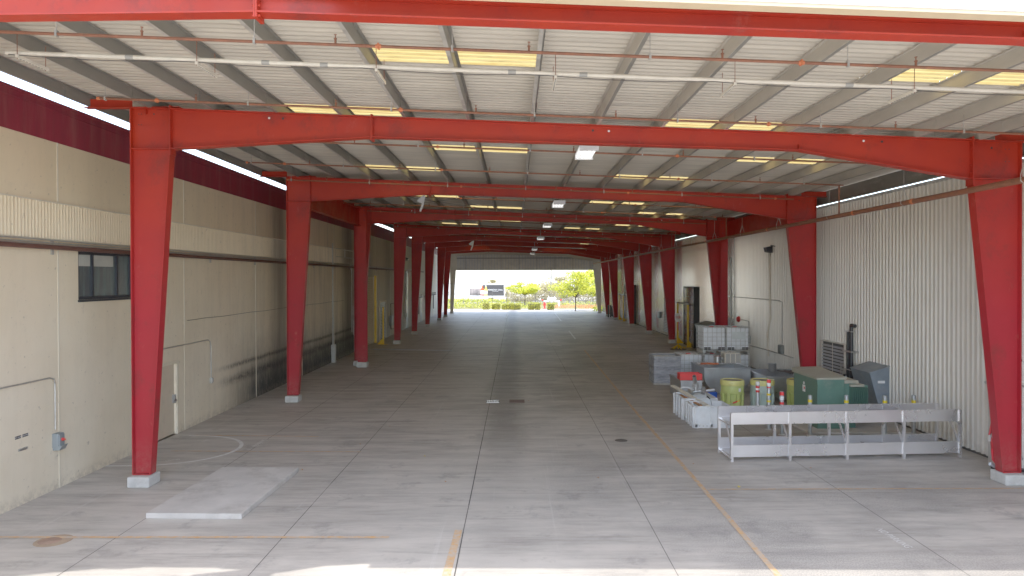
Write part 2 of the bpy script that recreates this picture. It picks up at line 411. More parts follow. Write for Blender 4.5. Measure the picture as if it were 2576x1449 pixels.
line('white_cross_line', (-1.1,61), (.9,61), .12, M['mark_w'])
# door swing arc
q = MB(); N = 30; cx, cy, ra = -9.35, 18.6, 1.62
path = []
for i in range(N+1):
    a = -math.pi/2+math.pi*i/N
    path.append((cx+ra*1.25*math.cos(a)**.85 if math.cos(a) > 0 else cx, cy+ra*math.sin(a)))
for a, b in zip(path, path[1:]): strip(q, a, b, .10, .012)
strip(q, (cx-.55,cy-ra-.02), (cx,cy-ra), .07, .0125)
q.build('door_swing_arc', M['mark_w'], fl)
text_mesh('NO PARKING', .19, 'no_parking_text', M['mark_w'], fl, frame_m((6.50,12.15,.010),(.06,-1,0),(1,.06,0)), 0, .78)
text_mesh('NO PARKING', .22, 'no_parking_text', M['mark_w'], fl, frame_m((-6.98,19.3,.010),(0,1,0),(-1,0,0)), 0, .62)
text_mesh('DOOR', .13, 'door_text', M['mark_w'], fl, frame_m((-8.6,19.6,.010),(.1,1,0),(-1,.1,0)), 0, .8)
text_mesh('SWING', .13, 'swing_text', M['mark_w'], fl, frame_m((-8.5,17.5,.010),(.8,.6,0),(-.6,.8,0)), 0, .8)

def disc(name, c, r, m, label, cat, z=.012, rim=None):
    o = MB().lathe([(r,0),(r,z-.003),(r*.97,z)], (c[0],c[1],0.001), 28)
    t = thing(name, label, cat, (c[0],c[1],0))
    o.build('cover', m, t, smooth=True)
    MB().lathe([(r*1.12,0),(r*1.12,.006)], (c[0],c[1],0.0005), 28).build('rim', rim or m, t)
    return t
disc('manhole_cover', G(1563,1109), .155, M['iron'], 'small round dark iron cover flush in the floor near the orange line', 'manhole cover')
t = disc('manhole_cover', G(122,1363), .16, M['rustiron'], 'rusty round cover with a rust stain, beside the left orange cross line', 'manhole cover')
c = G(122,1363)
MB().lathe([(.30,0),(.27,.0035)], (c[0]+.05,c[1]+.02,0), 20).build('rust_stain', M['stain'], t)
disc('manhole_cover', G(1400,870), .30, M['slab'], 'pale round cover far down the lane past the joint', 'manhole cover', .01, M['mark_w'])
t = thing('floor_drain', 'bright metal grate set in the floor at the centre joint', 'drain', (-.82,25.7,0))
b = MB()
for i in range(7): b.box(-1.02+i*.06,-.99+i*.06,25.52,25.88,.002,.02)
b.box(-1.05,-.59,25.5,25.53,.002,.022); b.box(-1.05,-.59,25.87,25.9,.002,.022); b.build('grate', M['alu'], t)
MB().box(-1.07,-.57,25.48,25.92,.0005,.006).build('pit', M['iron'], t)
o = MB().box(-.22,.33,25.5,26.1,.001,.014).build('steel_plate', M['brownplate']); tag(o, 'dark brown rectangular plate lying on the floor beside the grate', 'plate')
t = thing('wheel_stop_rail', 'long thin shiny steel bar lying across the floor near the left post', 'steel bar', (-6,44,0))
MB().bar((-9.3,44.6,.03),(-3.9,43.6,.03),.05,.04).build('bar', M['steel'], t)
MB().bar((-9.0,44.9,.02),(-3.95,43.85,.02),.04,.03).build('bar', M['steel'], t)

# raised slab
o = MB().hexa([(-6.95,13.25,0),(-5.13,13.2,0),(-5.05,16.45,0),(-6.85,16.5,0),(-6.95,13.25,.105),(-5.13,13.2,.105),(-5.05,16.45,.105),(-6.85,16.5,.105)]).build('concrete_pad', M['slab'], bevel=.012)
tag(o, 'low raised rectangular concrete pad on the floor at lower left', 'concrete pad')

# ================================================================ PORTAL FRAMES
def i_member(web, flanges, y, fw=.24, tw=.014, tf=.02):
    """web polygon list (x,z); flanges: list of ((x0,z0),(x1,z1)) centre lines"""
    m = MB(); m.prism(web, 'y', y-tw/2, y+tw/2); f = MB()
    for (x0,z0),(x1,z1) in flanges:
        a, b = Vector((x0,0,z0)), Vector((x1,0,z1)); t = (b-a).normalized(); q = Vector((-t.z,0,t.x))*tf/2
        P = [a-q, b-q, b+q, a+q]
        f.prism([(p.x,p.z) for p in P], 'y', y-fw/2, y+fw/2)
    return m, f
XO, XI, XS, XK, XR, XRO = -8.32, -7.47, -3.10, 6.17, 9.93, 10.97
ZLH, ZRH = 7.33, 6.63
def portal(y, name, label, mat, dt=0., zlh=None, zs=None, zk=None, zrh=None, fx=True):
    zt = lambda q: 7.88-.041*q+dt
    ZLH = zlh or 7.33; ZRH = zrh or 6.63
    t = thing(name, label, 'portal frame', (0,y,0), 'portal frames carrying the canopy')
    # left column
    w, f = i_member([(XO,.25),(XO+.38,.25),(XI,ZLH),(XI,zt(XI)),(XO,zt(XO))],
        [((XO,.25),(XO,zt(XO))), ((XO+.38,.25),(XI,ZLH)), ((XO-.01,zt(XO)),(XI,zt(XI))), ((XO,ZLH),(XI,ZLH)), ((XO,.25),(XO+.38,.25))], y)
    c = w.build('column', mat, t); f.build('flange', mat, c)
    MB().box(-9.3,XO-.01,y-.005,y+.005,zt(XO)+.02,zt(XO)+.2).box(-9.35,XI+.2,y-.09,y+.09,zt(XO)-.0,zt(XO)+.015).build('outrigger', mat, c)
    # splice plate at knee
    q = MB().box(XI-.005,XI+.02,y-.13,y+.13,ZLH-.14,zt(XI)+.07)
    q.box(XO+.3,XO+.32,y-.09,y-.007,zt(XO)-.14,zt(XO))
    for zz in (ZLH+.02, ZLH+.12, zt(XI)-.05, zt(XI)-.17):
        for yy in (-.08,): q.lathe([(.016,0),(.016,.04)], (XI-.03,y+yy,zz), 6, 'x')
    q.build('splice_plate', mat, c)
    b = MB()
    for dx, dz in ((.13,.13),(.19,.13),(.13,.36),(.19,.36)): b.lathe([(.012,0),(.012,.004)], (XO+dx,y-.0115,zt(XO)-dz), 8, 'y')
    b.lathe([(.02,0),(.02,.004)], (XO+.46,y-.0115,zt(XO)-.13), 8, 'y')
    b.build('bolt_hole', M['black'], c)
    # right column
    w, f = i_member([(XRO,.25),(XRO-.38,.25),(XR,ZRH),(XR,zt(XR)),(XRO,zt(XRO))],
        [((XRO,.25),(XRO,zt(XRO))), ((XRO-.38,.25),(XR,ZRH)), ((XR,zt(XR)),(XRO,zt(XRO))), ((XR,ZRH),(XRO,ZRH)), ((XRO-.38,.25),(XRO,.25))], y)
    c = w.build('column', mat, t); f.build('flange', mat, c)
    MB().box(XRO-.5,11.5,y-.005,y+.005,zt(XRO)+.04,zt(XRO)+.2).box(XRO+.02,11.5,y-.09,y+.09,zt(XRO)-.0,zt(XRO)+.015).build('outrigger', mat, c)
    q = MB().box(XR-.02,XR+.005,y-.13,y+.13,ZRH-.14,zt(XR)+.07)
    for zz in (ZRH+.04, ZRH+.14, ZRH+.3, zt(XR)-.08, zt(XR)-.18): q.lathe([(.016,0),(.016,.04)], (XR-.05,y-.08,zz), 6, 'x')
    q.build('splice_plate', mat, c)
    b = MB()
    for dx, dz in ((.28,.15),(.2,.15),(.28,.42),(.2,.42)): b.lathe([(.012,0),(.012,.004)], (XRO-dx,y-.0115,zt(XRO)-dz), 8, 'y')
    b.lathe([(.026,0),(.026,.004)], (XRO-.58,y-.0115,zt(XRO)-.12), 8, 'y')
    b.build('bolt_hole', M['black'], c)
    # rafter
    zsb, zkb = zs or zt(XS)-.44, zk or zt(XK)-.36
    web = [(XI+.02,ZLH),(XS,zsb),(XK,zkb),(XR-.02,ZRH),(XR-.02,zt(XR)),(XI+.02,zt(XI))]
    w, f = i_member(web, [((XI+.02,ZLH),(XS-.012,zsb)), ((XS+.012,zsb),(XK,zkb)), ((XK,zkb),(XR-.02,ZRH)), ((XI+.02,zt(XI)),(XR-.02,zt(XR)))], y)
    r = w.build('rafter', mat, t); f.build('flange', mat, r)
    q = MB().box(XS-.022,XS-.002,y-.13,y+.13,zsb-.07,zt(XS)+.05).box(XS+.002,XS+.022,y-.13,y+.13,zsb-.07,zt(XS)+.05)
    for zz in (zsb-.04, zsb+.08, zt(XS)-.06): q.lathe([(.016,-.05),(.016,.05)], (XS,y-.08,zz), 6, 'x')
    q.box(XK-.006,XK+.006,y-.10,y-.007,zkb,zkb+.12)
    q.build('splice_plate', mat, r)
    if not fx: return t
    b = MB()
    for x in (-5.05, 1.7, 8.0): b.lathe([(.028,0),(.028,.004)], (x,y-.0115,zt(x)-.10), 8, 'y')
    b.build('bolt_hole', M['black'], r)
    b = MB()
    for x in (-5.35, 2.05, 7.6): b.lathe([(.024,0),(.024,.004)], (x,y-.0115,zt(x)-.10), 8, 'y')
    b.build('daylit_hole', M['whitetape'], r)
    return t
names = ['nearest red steel frame, crossing the top edge of the view, its columns out of sight',
 'largest complete red portal frame, its columns on the two nearest white footings',
 'second complete red portal frame from the viewer, right column behind the green transformer',
 'red portal frame doubled by square posts at the jack girders',
 'red portal frame just beyond the doubled one, beside the yellow door jambs',
 'sixth red portal frame back, in the dim middle of the canopy',
 'seventh red portal frame back, its columns almost black in shade',
 'eighth red portal frame back, beside the distant dock door',
 'last red portal frame, just in front of the beige one']
portal(8.6, 'portal_frame', names[0], M['red'], -.09, 7.66, 7.70, 7.35, 6.9, False)
proto = portal(FY[1], 'portal_frame', names[1], M['red'])
for i in range(2, 9): dup(proto, (0,FY[i],0), names[i])
portal(FY[9], 'beige_portal_frame', 'beige painted portal frame holding the far end wall of the canopy', M['beige'])

blk = MB()
def footing(x0, y, label):
    b = MB().box(x0-.05, x0+.43, y-.27, y+.25, 0, .235); o = b.build('footing', M['block'], bevel=.03)
    me = o.data; c = Vector((x0+.19,y,0))
    for v in me.vertices: v.co -= c
    o.location = c
    return tag(o, label, 'footing', 'concrete footings under the steel columns')
for i, y in enumerate(FY[1:]):
    footing(XO, y, 'square concrete footing under the left column of the %s frame' % (['largest red','second red','doubled red','fifth red','sixth red','seventh red','eighth red','last red','beige'][i]))
    footing(XRO-.38, y, 'square concrete footing under the right column of the %s frame' % (['largest red','second red','doubled red','fifth red','sixth red','seventh red','eighth red','last red','beige'][i]))

# square posts and jack girders around the third frame
def post(x0, x1, z1, label):
    t = thing('steel_post', label, 'post', ((x0+x1)/2,36.0,0), 'square posts carrying the jack girders')
    m = MB().box(x0,x1,35.86,35.885,.25,z1).box(x0,x1,36.14,36.165,.25,z1).box((x0+x1)/2-.01,(x0+x1)/2+.01,35.885,36.14,.25,z1)
    m.build('shaft', M['red'], t)
    b = MB()
    for z in (z1-.15, z1-.4, z1-.65, .45):
        for x in (x0+.09, x1-.09): b.lathe([(.03,-.02),(.03,.02)], (x,35.855,z), 8, 'y')
    b.build('bolt', M['darkred'], t)
    MB().box(x0-.04,x1+.04,35.75,36.25,0,.25).build('concrete_base', M['block'], t, bevel=.02)
post(-8.0,-7.55,8.1,'tall red square post in front of the left column of the doubled frame')
post(10.42,10.78,7.4,'tall red square post in front of the right column of the doubled frame')
for x, z0, z1, l in ((-7.9,7.18,8.0,'left'),(10.75,6.5,7.3,'right')):
    t = thing('jack_girder', 'deep dark red girder running lengthwise along the %s side between second frame and doubled frame' % l, 'girder', (x,31,0), 'jack girders')
    MB().box(x-.008,x+.008,26.1,36.5,z0,z1).build('web', M['red'], t)
    MB().box(x-.12,x+.12,26.1,36.5,z0-.02,z0).box(x-.12,x+.12,26.1,36.5,z1,z1+.02).build('flange', M['red'], t)

# ================================================================ ROOF
PX = [.40+1.38*k for k in range(-7, 8)]
YE = 91.6
pid = 0
for k, x in enumerate(PX):
    sg = -1 if x < 0.5 else 1
    z0 = zt(x)+.012; z1 = z0+.235
    def zed(m, ya, yb, o=0., s2=0, fm=None):
        fm = fm or m
        z0s, z1s = z0+s2, z1+s2*.3
        m.box(x-.003+o,x+.003+o,ya,yb,z0s,z1s)
        a, b = (x+o+.003, x+o+.065) if sg > 0 else (x+o-.065, x+o-.003)
        fm.box(a,b,ya,yb,z0s,z0s+.005)
        e = x+o+sg*.065
        fm.box(min(e,e-sg*.005),max(e,e-sg*.005),ya,yb,z0s+.005,z0s+.025)
        c, d = (x+o-.055, x+o-.003) if sg > 0 else (x+o+.003, x+o+.055)
        m.box(c,d,ya,yb,z1s-.005,z1s)
    m = MB(); ys = 8.25 if x > -2.3 else 8.6
    fmm = MB(); zed(m, ys, YE, 0, 0, fmm)
    t = thing('purlin', 'galvanised roof purlin running the length of the canopy, %s from the left eave' % ORD[k], 'purlin', (x,ys,zt(x)), 'roof purlins')
    pm = M['purlin'] if k < 8 else M['purlin2_lit']; m.build('web', pm, t); fmm.build('flange', M['purlinf_lit'] if k < 8 else M['purlin'], t)  # left webs and right flanges coloured as shaded, the others as lit
    for fy in FY[1:]:
        l = MB(); zed(l, fy-.85, fy+.85, -sg*.012, -.008); l.build('lap_section', pm, t)
# eave struts
for x, l in ((-9.72,'left'),(11.42,'right')):
    t = thing('eave_strut', 'dark deep eave channel under the %s edge of the roof' % l, 'purlin', (x,8.3,zt(x)))
    z0 = zt(x)+.205 if l=='left' else zt(x)-.20; hh = .05 if l=='left' else .44
    MB().box(x-.04,x+.04,8.3,YE,z0,z0+hh).build('channel', M['purlin'], t)
    MB().box(x-.09,x+.09,8.3,YE,z0-.012,z0-.001).build('flange', M['purlin'], t)

roof = thing('canopy_roof', 'corrugated metal canopy roof with yellow fibreglass skylights over the lane', 'roof', (0,8,8))
DX = [-9.84]+PX+[11.74]
rows = []
for i, y in enumerate([11.45+4.17*k for k in range(19)]):
    rows.append((round(y/.2)*.2, i % 2))
def sky_cells(odd):   # indices of purlin gaps
    return (3+0, 4+0, 9+1, 10+1) if odd else (5, 6, 10+1, 11+1)
SKY = {}
for y, odd in rows:
    for ci in ((4,5,10,11) if odd else (5+1,6+1,11+1,12+1)): SKY.setdefault(ci, []).append((y, y+.8))
P = .2
def prof(y0, y1):
    out = []; n = int(round((y1-y0)/P))
    for i in range(n):
        a = y0+i*P; out += [(a,0),(a+.07,0),(a+.10,.032),(a+.17,.032)]
    out.append((y0+n*P, 0)); return out
def deck_cell(mb, xa, xb, y0, y1):
    pr = prof(y0, y1); vs = []
    for (yy, h) in pr:
        for xx in (xa, xb): vs.append((xx, yy, zt(xx)+.262+h))
    mb.add(vs, [(2*i,2*i+1,2*i+3,2*i+2) for i in range(len(pr)-1)])
dk = MB(); sky_list = []
for ci in range(len(DX)-1):
    xa, xb = DX[ci], DX[ci+1]
    ys = 8.2 if xa > -2.4 else 9.2
    cur = ys
    for (a, b) in SKY.get(ci, []):
        if a < cur: continue
        deck_cell(dk, xa, xb, cur, a); sky_list.append((xa, xb, a, b)); cur = b
    deck_cell(dk, xa, xb, cur, cur+round((91.8-cur)/P)*P)
dko = dk.build('deck', M['deckm'], roof, fixn=False)
md = dko.modifiers.new('sheet','SOLIDIFY'); md.thickness = .003; md.offset = 1
for xa, xb, a, b in sky_list:
    q = MB(); deck_cell(q, xa+.002, xb-.002, a, b)
    
    o = q.build('skylight', M['sky'], roof, fixn=False)
# front edge: fascia gutter on the right, added unseen sheet on the left, cut to shape the sun patch
yf = 8.02
def slope_box(mb, xa, xb, y0, y1, dz0, dz1):
    mb.hexa([(xa,y0,zt(xa)+dz0),(xb,y0,zt(xb)+dz0),(xb,y1,zt(xb)+dz0),(xa,y1,zt(xa)+dz0),
             (xa,y0,zt(xa)+dz1),(xb,y0,zt(xb)+dz1),(xb,y1,zt(xb)+dz1),(xa,y1,zt(xa)+dz1)])
q = MB(); slope_box(q, -2.3, 11.7, yf, yf+.16, -.145, .34); fo = q.build('fascia', M['fas'], roof, bevel=.01)
q = MB(); slope_box(q, -2.3, 11.7, yf+.02, yf+.2, -.185, -.147); q.build('gutter_lip', M['fasc'], roof)
Z8 = 8.3
dark = [(73,1449.5),(267,1419.6),(313,1423.6),(380,1413),(407,1393),(533,1373),(483,1414.6),(568,1417),(563,1422),(617,1424.6),(477,1449.5)]  # outline of the sunlit floor patch, projected up to cut the added sheet
gpts = [G(a,b) for a,b in dark]
pol = []
KS = .375
def rz(x): return KS*(zt(x)+.31)
for (gx, gy) in gpts: pol.append((gx, 10.75+(gy-10.75)*.5-rz(gx)))
pol = [(-9.84, pol[0][1]-.35)] + pol + [(pol[-1][0]+.1, pol[-1][1]-.25), (XX(690,10.9), 10.55-rz(-3.7)), (XX(690,10.9), 10.75-rz(-3.7)), (XX(810,11.0), 11.03-rz(-3)), (-2.3, 8.02), (-2.3, 9.3), (-9.84, 9.3)]
bm = bmesh.new(); vs = [bm.verts.new((x-0, y-8, zt(x)+.31-8)) for x, y in pol]
f = bm.faces.new(vs); bmesh.ops.triangulate(bm, faces=[f])
me = bpy.data.meshes.new('added_shade_sheet'); bm.to_mesh(me); bm.free(); me.materials.append(M['fas'])
o = bpy.data.objects.new('added_shade_sheet', me); col.objects.link(o); o.parent = roof
# far end wall of canopy (hanging siding)
t = thing('end_wall', 'ribbed grey siding panel hanging across the far end of the canopy above the opening', 'wall panel', (0,90.9,6))
m = MB(); x = -8.0
while x < 10.9:
    for (a, b, h) in ((0,.30,0),(.30,.36,.05)):
        x0, x1 = x+a, min(x+b, 10.95)
        if x1 > x0: m.add([(x0,91.0-h,5.55),(x1,91.0-h,5.55),(x1,91.0-h,zt(x1)+.25),(x0,91.0-h,zt(x0)+.25)], [(0,1,2,3)]); m.add([(x1,91.0-h,5.55),(x1,91.0-(.05-h),5.55),(x1,91.0-(.05-h),zt(x1)+.25),(x1,91.0-h,zt(x1)+.25)], [(0,1,2,3)])
    x += .36
m.build('siding', M['sidingfar'], t)
m = MB(); x = -7.7
while x < 10.8: m.box(x-.025,x+.025,90.93,90.945,5.56,zt(x)+.2); x += .36
m.build('rib', M['louvre'], t)
m = MB()
for k in range(8):
    x = -6.4+k*2.3; MB().box(x-.05,x+.05,90.72,90.9,5.6,zt(x)-.02).build('stud', M['galv'], t)
MB().box(-8,10.9,90.74,90.88,5.5,5.595).build('bottom_rail', M['galv'], t)
MB().box(-8,10.9,90.64,90.71,7.0,7.12).build('rail', M['purlin'], t)

# ================================================================ SPRINKLER PIPES
PY = [9.9+3.78*k for k in range(14)]
for i, y in enumerate(PY):
    xa = -8.05 if i % 1 == 0 and i > 0 else -9.3; xb = 9.85 if i > 1 else 11.3
    dz = -.22
    t = thing('sprinkler_pipe', 'thin rusty sprinkler pipe hung across the canopy, %s from the viewer' % ORD[i], 'pipe', (0,y,zt(0)+dz), 'sprinkler branch pipes under the roof')
    MB().tube([(xa,y,zt(xa)+dz),(xb,y,zt(xb)+dz)], .023, 8).build('pipe', M['rust'], t, smooth=True)
    q = MB(); c = MB(); h = MB()
    x = xa+.15; k = 0
    while x < xb:
        MB().tube([(x,y,zt(x)+dz+.05),(x,y,zt(x)+.1)], .007, 5).box(x-.015,x+.015,y-.03,y+.03,zt(x)+dz-.035,zt(x)+dz+.05).build('hanger_rod', M['galv'], t)
        x += 2.76 if i % 2 else 2.76
    x = xa+1.4+(.5 if i % 2 else 0)
    while x < xb:
        MB().lathe([(.016,0),(.016,.06),(.024,.062),(.024,.075),(.008,.08),(.008,.12),(.022,.122),(.022,.128)], (x,y,zt(x)+dz+.015), 7).build('sprinkler_head', M['rust'], t)
        x += 2.7
    for x in (-1.9-.3*(i%2), 4.0+.9*(i%2), -6.9 if i%2 else 9.2):
        if xa < x < xb: MB().lathe([(.031,-.04),(.031,.04)], (x,y,zt(x)+dz), 8, 'x').box(x-.012,x+.012,y-.038,y+.038,zt(x)+dz-.038,zt(x)+dz+.038).build('coupling', M['orange'], t)
    c.lathe([(.032,-.03),(.032,.03)], (xa+.02,y,zt(xa)+dz), 8, 'x')
    c.build('end_cap', M['orange'], t)
# white insulated pipe on trapezes
y = 10.95
t = thing('white_pipe', 'white wrapped pipe crossing under the near roof on hanging trapeze channels', 'pipe', (0,y,zt(0)-.2))
MB().tube([(-7.85,y,zt(-7.85)-.2),(11.3,y,zt(11.3)-.2)], .033, 10).build('pipe', M['whitepipe'], t, smooth=True)
q = MB()
for x in (-6.0,-3.9,-3.0,-.1,1.0,5.1,9.0): MB().tube([(x,y,zt(x)-.2),(x+.12,y,zt(x+.12)-.2)], .036, 10).build('tape_joint', M['greyb'], t)
q = MB(); pt = []
for k in range(60):
    x = -7.8+k*.32; pt.append((x, y-.02, zt(x)-.235-.035*abs(math.sin(k*.37))))
q.tube(pt, .007, 5); q.build('wire', M['cable'], t)
for k in range(7):
    x = -7.65+k*2.76
    x = min(x, 11)
    tt = thing('trapeze_hanger', 'slotted strut hanging on two rods under the white pipe, %s from the left' % ORD[k], 'hanger', (x,y,zt(x)), 'trapeze struts under the white pipe')
    m = MB().box(x-.02,x+.02,y-.06,y+.68,zt(x)-.285,zt(x)-.24)
    m.build('strut', M['whitepipe'], tt)
    b = MB()
    for j in range(9): b.box(x-.008,x+.008,y+.02+j*.07,y+.055+j*.07,zt(x)-.2875,zt(x)-.2855)
    b.build('slot', M['black'], tt)
    for q_ in (-.04,.62): MB().tube([(x,y+q_,zt(x)-.3),(x,y+q_,zt(x)+.1)], .006, 5).build('rod', M['rust'], tt)
# big lengthwise main on the right
mx, mz = 9.72, 6.36
t = thing('sprinkler_main', 'thick rusty sprinkler main running lengthwise in front of the right columns', 'pipe', (mx,9,mz))
MB().tube([(mx,7.5,mz),(mx,88,mz-.1)], .065, 12).build('pipe', M['rust'], t, smooth=True)
q = MB()
for yy in (12.2,17.3,20.3,27.2,36,46,57,68): MB().lathe([(.074,-.05),(.074,.05)], (mx,yy,mz-.0012*(yy-8)), 12, 'y').box(mx-.085,mx+.085,yy-.02,yy+.02,mz-.02,mz+.02).build('coupling', M['orange'], t)
q = MB()
for yy in PY[3::3]: MB().tube([(mx,yy,mz),(mx,yy,zt(mx)-.22)], .028, 7).build('riser', M['rust'], t, smooth=True)
q = MB()
for yy in [13.5+4.2*k for k in range(17)]:
    q = MB(); q.tube([(mx,yy,mz+.35),(mx,yy,zt(mx)+.1)], .006, 5)
    q.tube([(mx,yy,mz+.35),(mx-.08,yy,mz+.1),(mx-.08,yy,mz-.03),(mx,yy,mz-.09),(mx+.08,yy,mz-.03),(mx+.08,yy,mz+.1),(mx,yy,mz+.35)], .008, 5)
    q.build('loop_hanger', M['galv'], t)

# ceiling fixtures
FIX = [(1475,385,17.0),(1405,515,27.4),(1377,568,37.2),(1360,600,47.2),(1345,627,60),(1340,638,70)]
for i, (px, py, d) in enumerate(FIX):
    x, z = XX(px, d, py), ZZ(px, py, d)
    t = thing('strip_light', 'white hanging fluorescent fixture under the rafters, %s from the viewer' % ORD[i], 'light fixture', (x,d,z), 'fluorescent fixtures along the canopy')
    MB().box(x-.22,x+.22,d-.65,d-.60,z-.06,z+.09).box(x-.22,x+.22,d+.6,d+.65,z-.06,z+.09).box(x-.22,x+.22,d-.6,d+.6,z+.055,z+.085).build('housing', M['whitetape'], t)
    q = MB()
    for k in range(4): q.tube([(x-.165+.11*k,d-.6,z),(x-.165+.11*k,d+.6,z)], .028, 8)
    q.build('tube_lamp', M['tube'], t)
    for q_ in (-.3,.3): MB().tube([(x,d+q_,z+.08),(x,d+q_,zt(x))], .006, 5).build('rod', M['galv'], t)

# cross bracing cables
for i, (a, b) in enumerate((((-7.5,26.2),(.5,36.4)),((.5,26.2),(-7.5,36.4)),((2,26.2),(10,36.4)),((10,26.2),(2,36.4)))):
    o = MB().tube([(a[0],a[1],zt(a[0])-.08),((a[0]+b[0])/2,(a[1]+b[1])/2,zt((a[0]+b[0])/2)-.13),(b[0],b[1],zt(b[0])-.08)], .009, 5).build('brace_cable', M['cable'])
    tag(o, ['thin brace cable rising from the left column of the second frame','thin brace cable ending at the left post of the doubled frame','thin brace cable starting mid span and ending at the right post','thin brace cable starting at the right column of the second frame'][i], 'cable', 'diagonal brace cables in the third bay')
for (px, py, d, l) in ((1063,512,27.5,'white rag hanging from the pipe beyond the second frame at left'),(1188,618,47,'pale rag dangling from a pipe in the middle distance')):
    x, z = XX(px,d,py), ZZ(px,py,d); m = MB()
    m.add([(x,d,z+.3),(x+.12,d+.02,z+.33),(x+.05,d,z-.05),(x-.02,d,z),(x-.12,d+.01,z-.3),(x-.06,d,z-.32),(x-.22,d,z+.12),(x-.2,d,z+.08)], [(0,1,2,3),(3,2,5,4),(0,3,7,6)])
    tag(m.build('hanging_rag', M['fabricw']), l, 'rag')

# ================================================================ LEFT BUILDING
lb = thing('concrete_building', 'long tan concrete building wall with dark red parapet band on the left of the lane', 'building', (WL,0,0))
ZP0, ZP1 = 7.43, 8.23
WY0, WY1 = XX, 0
wy0, wy1, wz0, wz1 = 15.95, 18.2, 4.03, 5.13           # window
dy0, dy1, dz1 = 18.3, 20.55, 2.05                       # door
ry0, ry1, rz1 = 45.5, 49.4, 4.6                         # roller door
def wall_rects(y0, y1, z0, z1, holes):
    ys = sorted({y0,y1}|{h[0] for h in holes}|{h[1] for h in holes}); zs = sorted({z0,z1}|{h[2] for h in holes}|{h[3] for h in holes})
    out = []
    for a, b in zip(ys, ys[1:]):
        for c, d in zip(zs, zs[1:]):
            if not any(h[0] <= a and b <= h[1] and h[2] <= c and d <= h[3] for h in holes): out.append((a,b,c,d))
    return out
holes = [(wy0,wy1,wz0,wz1),(dy0,dy1,0,dz1),(ry0,ry1,0,rz1)]
m = MB()
for a,b,c,d in wall_rects(-14,97,0,ZP0,holes): m.add([(WL,a,c),(WL,b,c),(WL,b,d),(WL,a,d)], [(0,1,2,3)])
for (a,b,c,d) in holes:
    e = .16
    m.add([(WL,a,c),(WL-e,a,c),(WL-e,a,d),(WL,a,d)],[(0,1,2,3)]); m.add([(WL,b,c),(WL-e,b,c),(WL-e,b,d),(WL,b,d)],[(0,1,2,3)])
    m.add([(WL,a,d),(WL,b,d),(WL-e,b,d),(WL-e,a,d)],[(0,1,2,3)]); m.add([(WL,a,c),(WL,b,c),(WL-e,b,c),(WL-e,a,c)],[(0,1,2,3)])
m.add([(WL,97,0),(WL-8,97,0),(WL-8,97,ZP1),(WL,97,ZP1)],[(0,1,2,3)])
m.add([(WL,-14,0),(WL-8,-14,0),(WL-8,-14,ZP1),(WL,-14,ZP1)],[(0,1,2,3)])
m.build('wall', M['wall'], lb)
MB().box(WL-.25,WL+.012,-14,97,ZP0,ZP1).build('parapet_band', M['darkred'], lb)
MB().box(WL-.3,WL+.05,-14,97,ZP1,ZP1+.06).box(WL+.0125,WL+.03,-14,97,ZP1-.14,ZP1-.115).build('coping', M['darkred'], lb)
MB().add([(WL-.25,-14,ZP1-.1),(WL-8,-14,ZP1-.1),(WL-8,97,ZP1-.1),(WL-.25,97,ZP1-.1)],[(0,1,2,3)]).build('flat_roof', M['slab'], lb)
# fluted band
m = MB(); y = -10.; vs = []; n = 0
while y < 44:
    for a, h in ((0,0),(.03,.0),(.05,.028),(.08,.028)): vs += [(WL+.006+h,y+a,5.36),(WL+.006+h,y+a,6.12)]; n += 1
    y += .1
m.add(vs, [(2*i,2*i+2,2*i+3,2*i+1) for i in range(n-1)])
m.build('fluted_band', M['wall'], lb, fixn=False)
MB().box(WL,WL+.04,-10,44,6.12,6.15).box(WL,WL+.04,-10,44,5.33,5.36).build('band_trim', M['trimc'], lb)
for k in range(-3, 13):
    y = 15.25+5.8*k
    if 45 < y < 49.5: continue
    MB().box(WL+.0005,WL+.010,y-.022,y+.022,0,5.32).box(WL+.0005,WL+.010,y-.022,y+.022,6.16,ZP0).build('panel_joint', M['trimc'], lb)
# window
wf = MB()
for a,b,c,d in ((wy0,wy1,wz0,wz0+.07),(wy0,wy1,wz1-.06,wz1),(wy0,wy0+.05,wz0+.07,wz1-.06),(wy1-.05,wy1,wz0+.07,wz1-.06),(wy0+.57,wy0+.63,wz0+.07,wz1-.06),(wy0+1.58,wy0+1.66,wz0+.07,wz1-.06)):
    wf.box(WL-.11,WL-.02,a,b,c,d)
wf.box(WL-.11,WL+.03,wy0-.02,wy1+.02,wz0-.05,wz0-.001)
w = wf.build('window', M['winframe'], lb)
for a, b in ((wy0+.05,wy0+.57),(wy0+.63,wy0+1.58),(wy0+1.66,wy1-.05)):
    MB().box(WL-.075,WL-.065,a,b,wz0+.07,wz1-.06).build('pane', M['glass'], w)
MB().box(WL-.064,WL-.06,wy0+.66,wy0+1.5,wz1-.33,wz1-.07).box(WL-.064,WL-.06,wy0+.06,wy0+.55,wz1-.33,wz1-.07).build('blind', pbr('blind',(.42,.42,.36),.6), w)
# door
d = MB().box(WL-.10,WL-.06,dy0+.03,dy1-.03,.02,dz1-.02).build('door', M['doorc'], lb)
MB().box(WL-.001,WL+.025,dy0-.09,dy0,0,dz1+.09).box(WL-.001,WL+.025,dy1,dy1+.09,0,dz1+.09).box(WL-.001,WL+.026,dy0,dy1,dz1,dz1+.09).build('frame', M['trimc'], d)
MB().box(WL-.06,WL+.03,dy1-.16,dy1-.1,.92,1.16).bar((WL+.04,dy1-.3,1.0),(WL+.04,dy1-.08,1.0),.03,.03).build('handle', M['steel'], d)
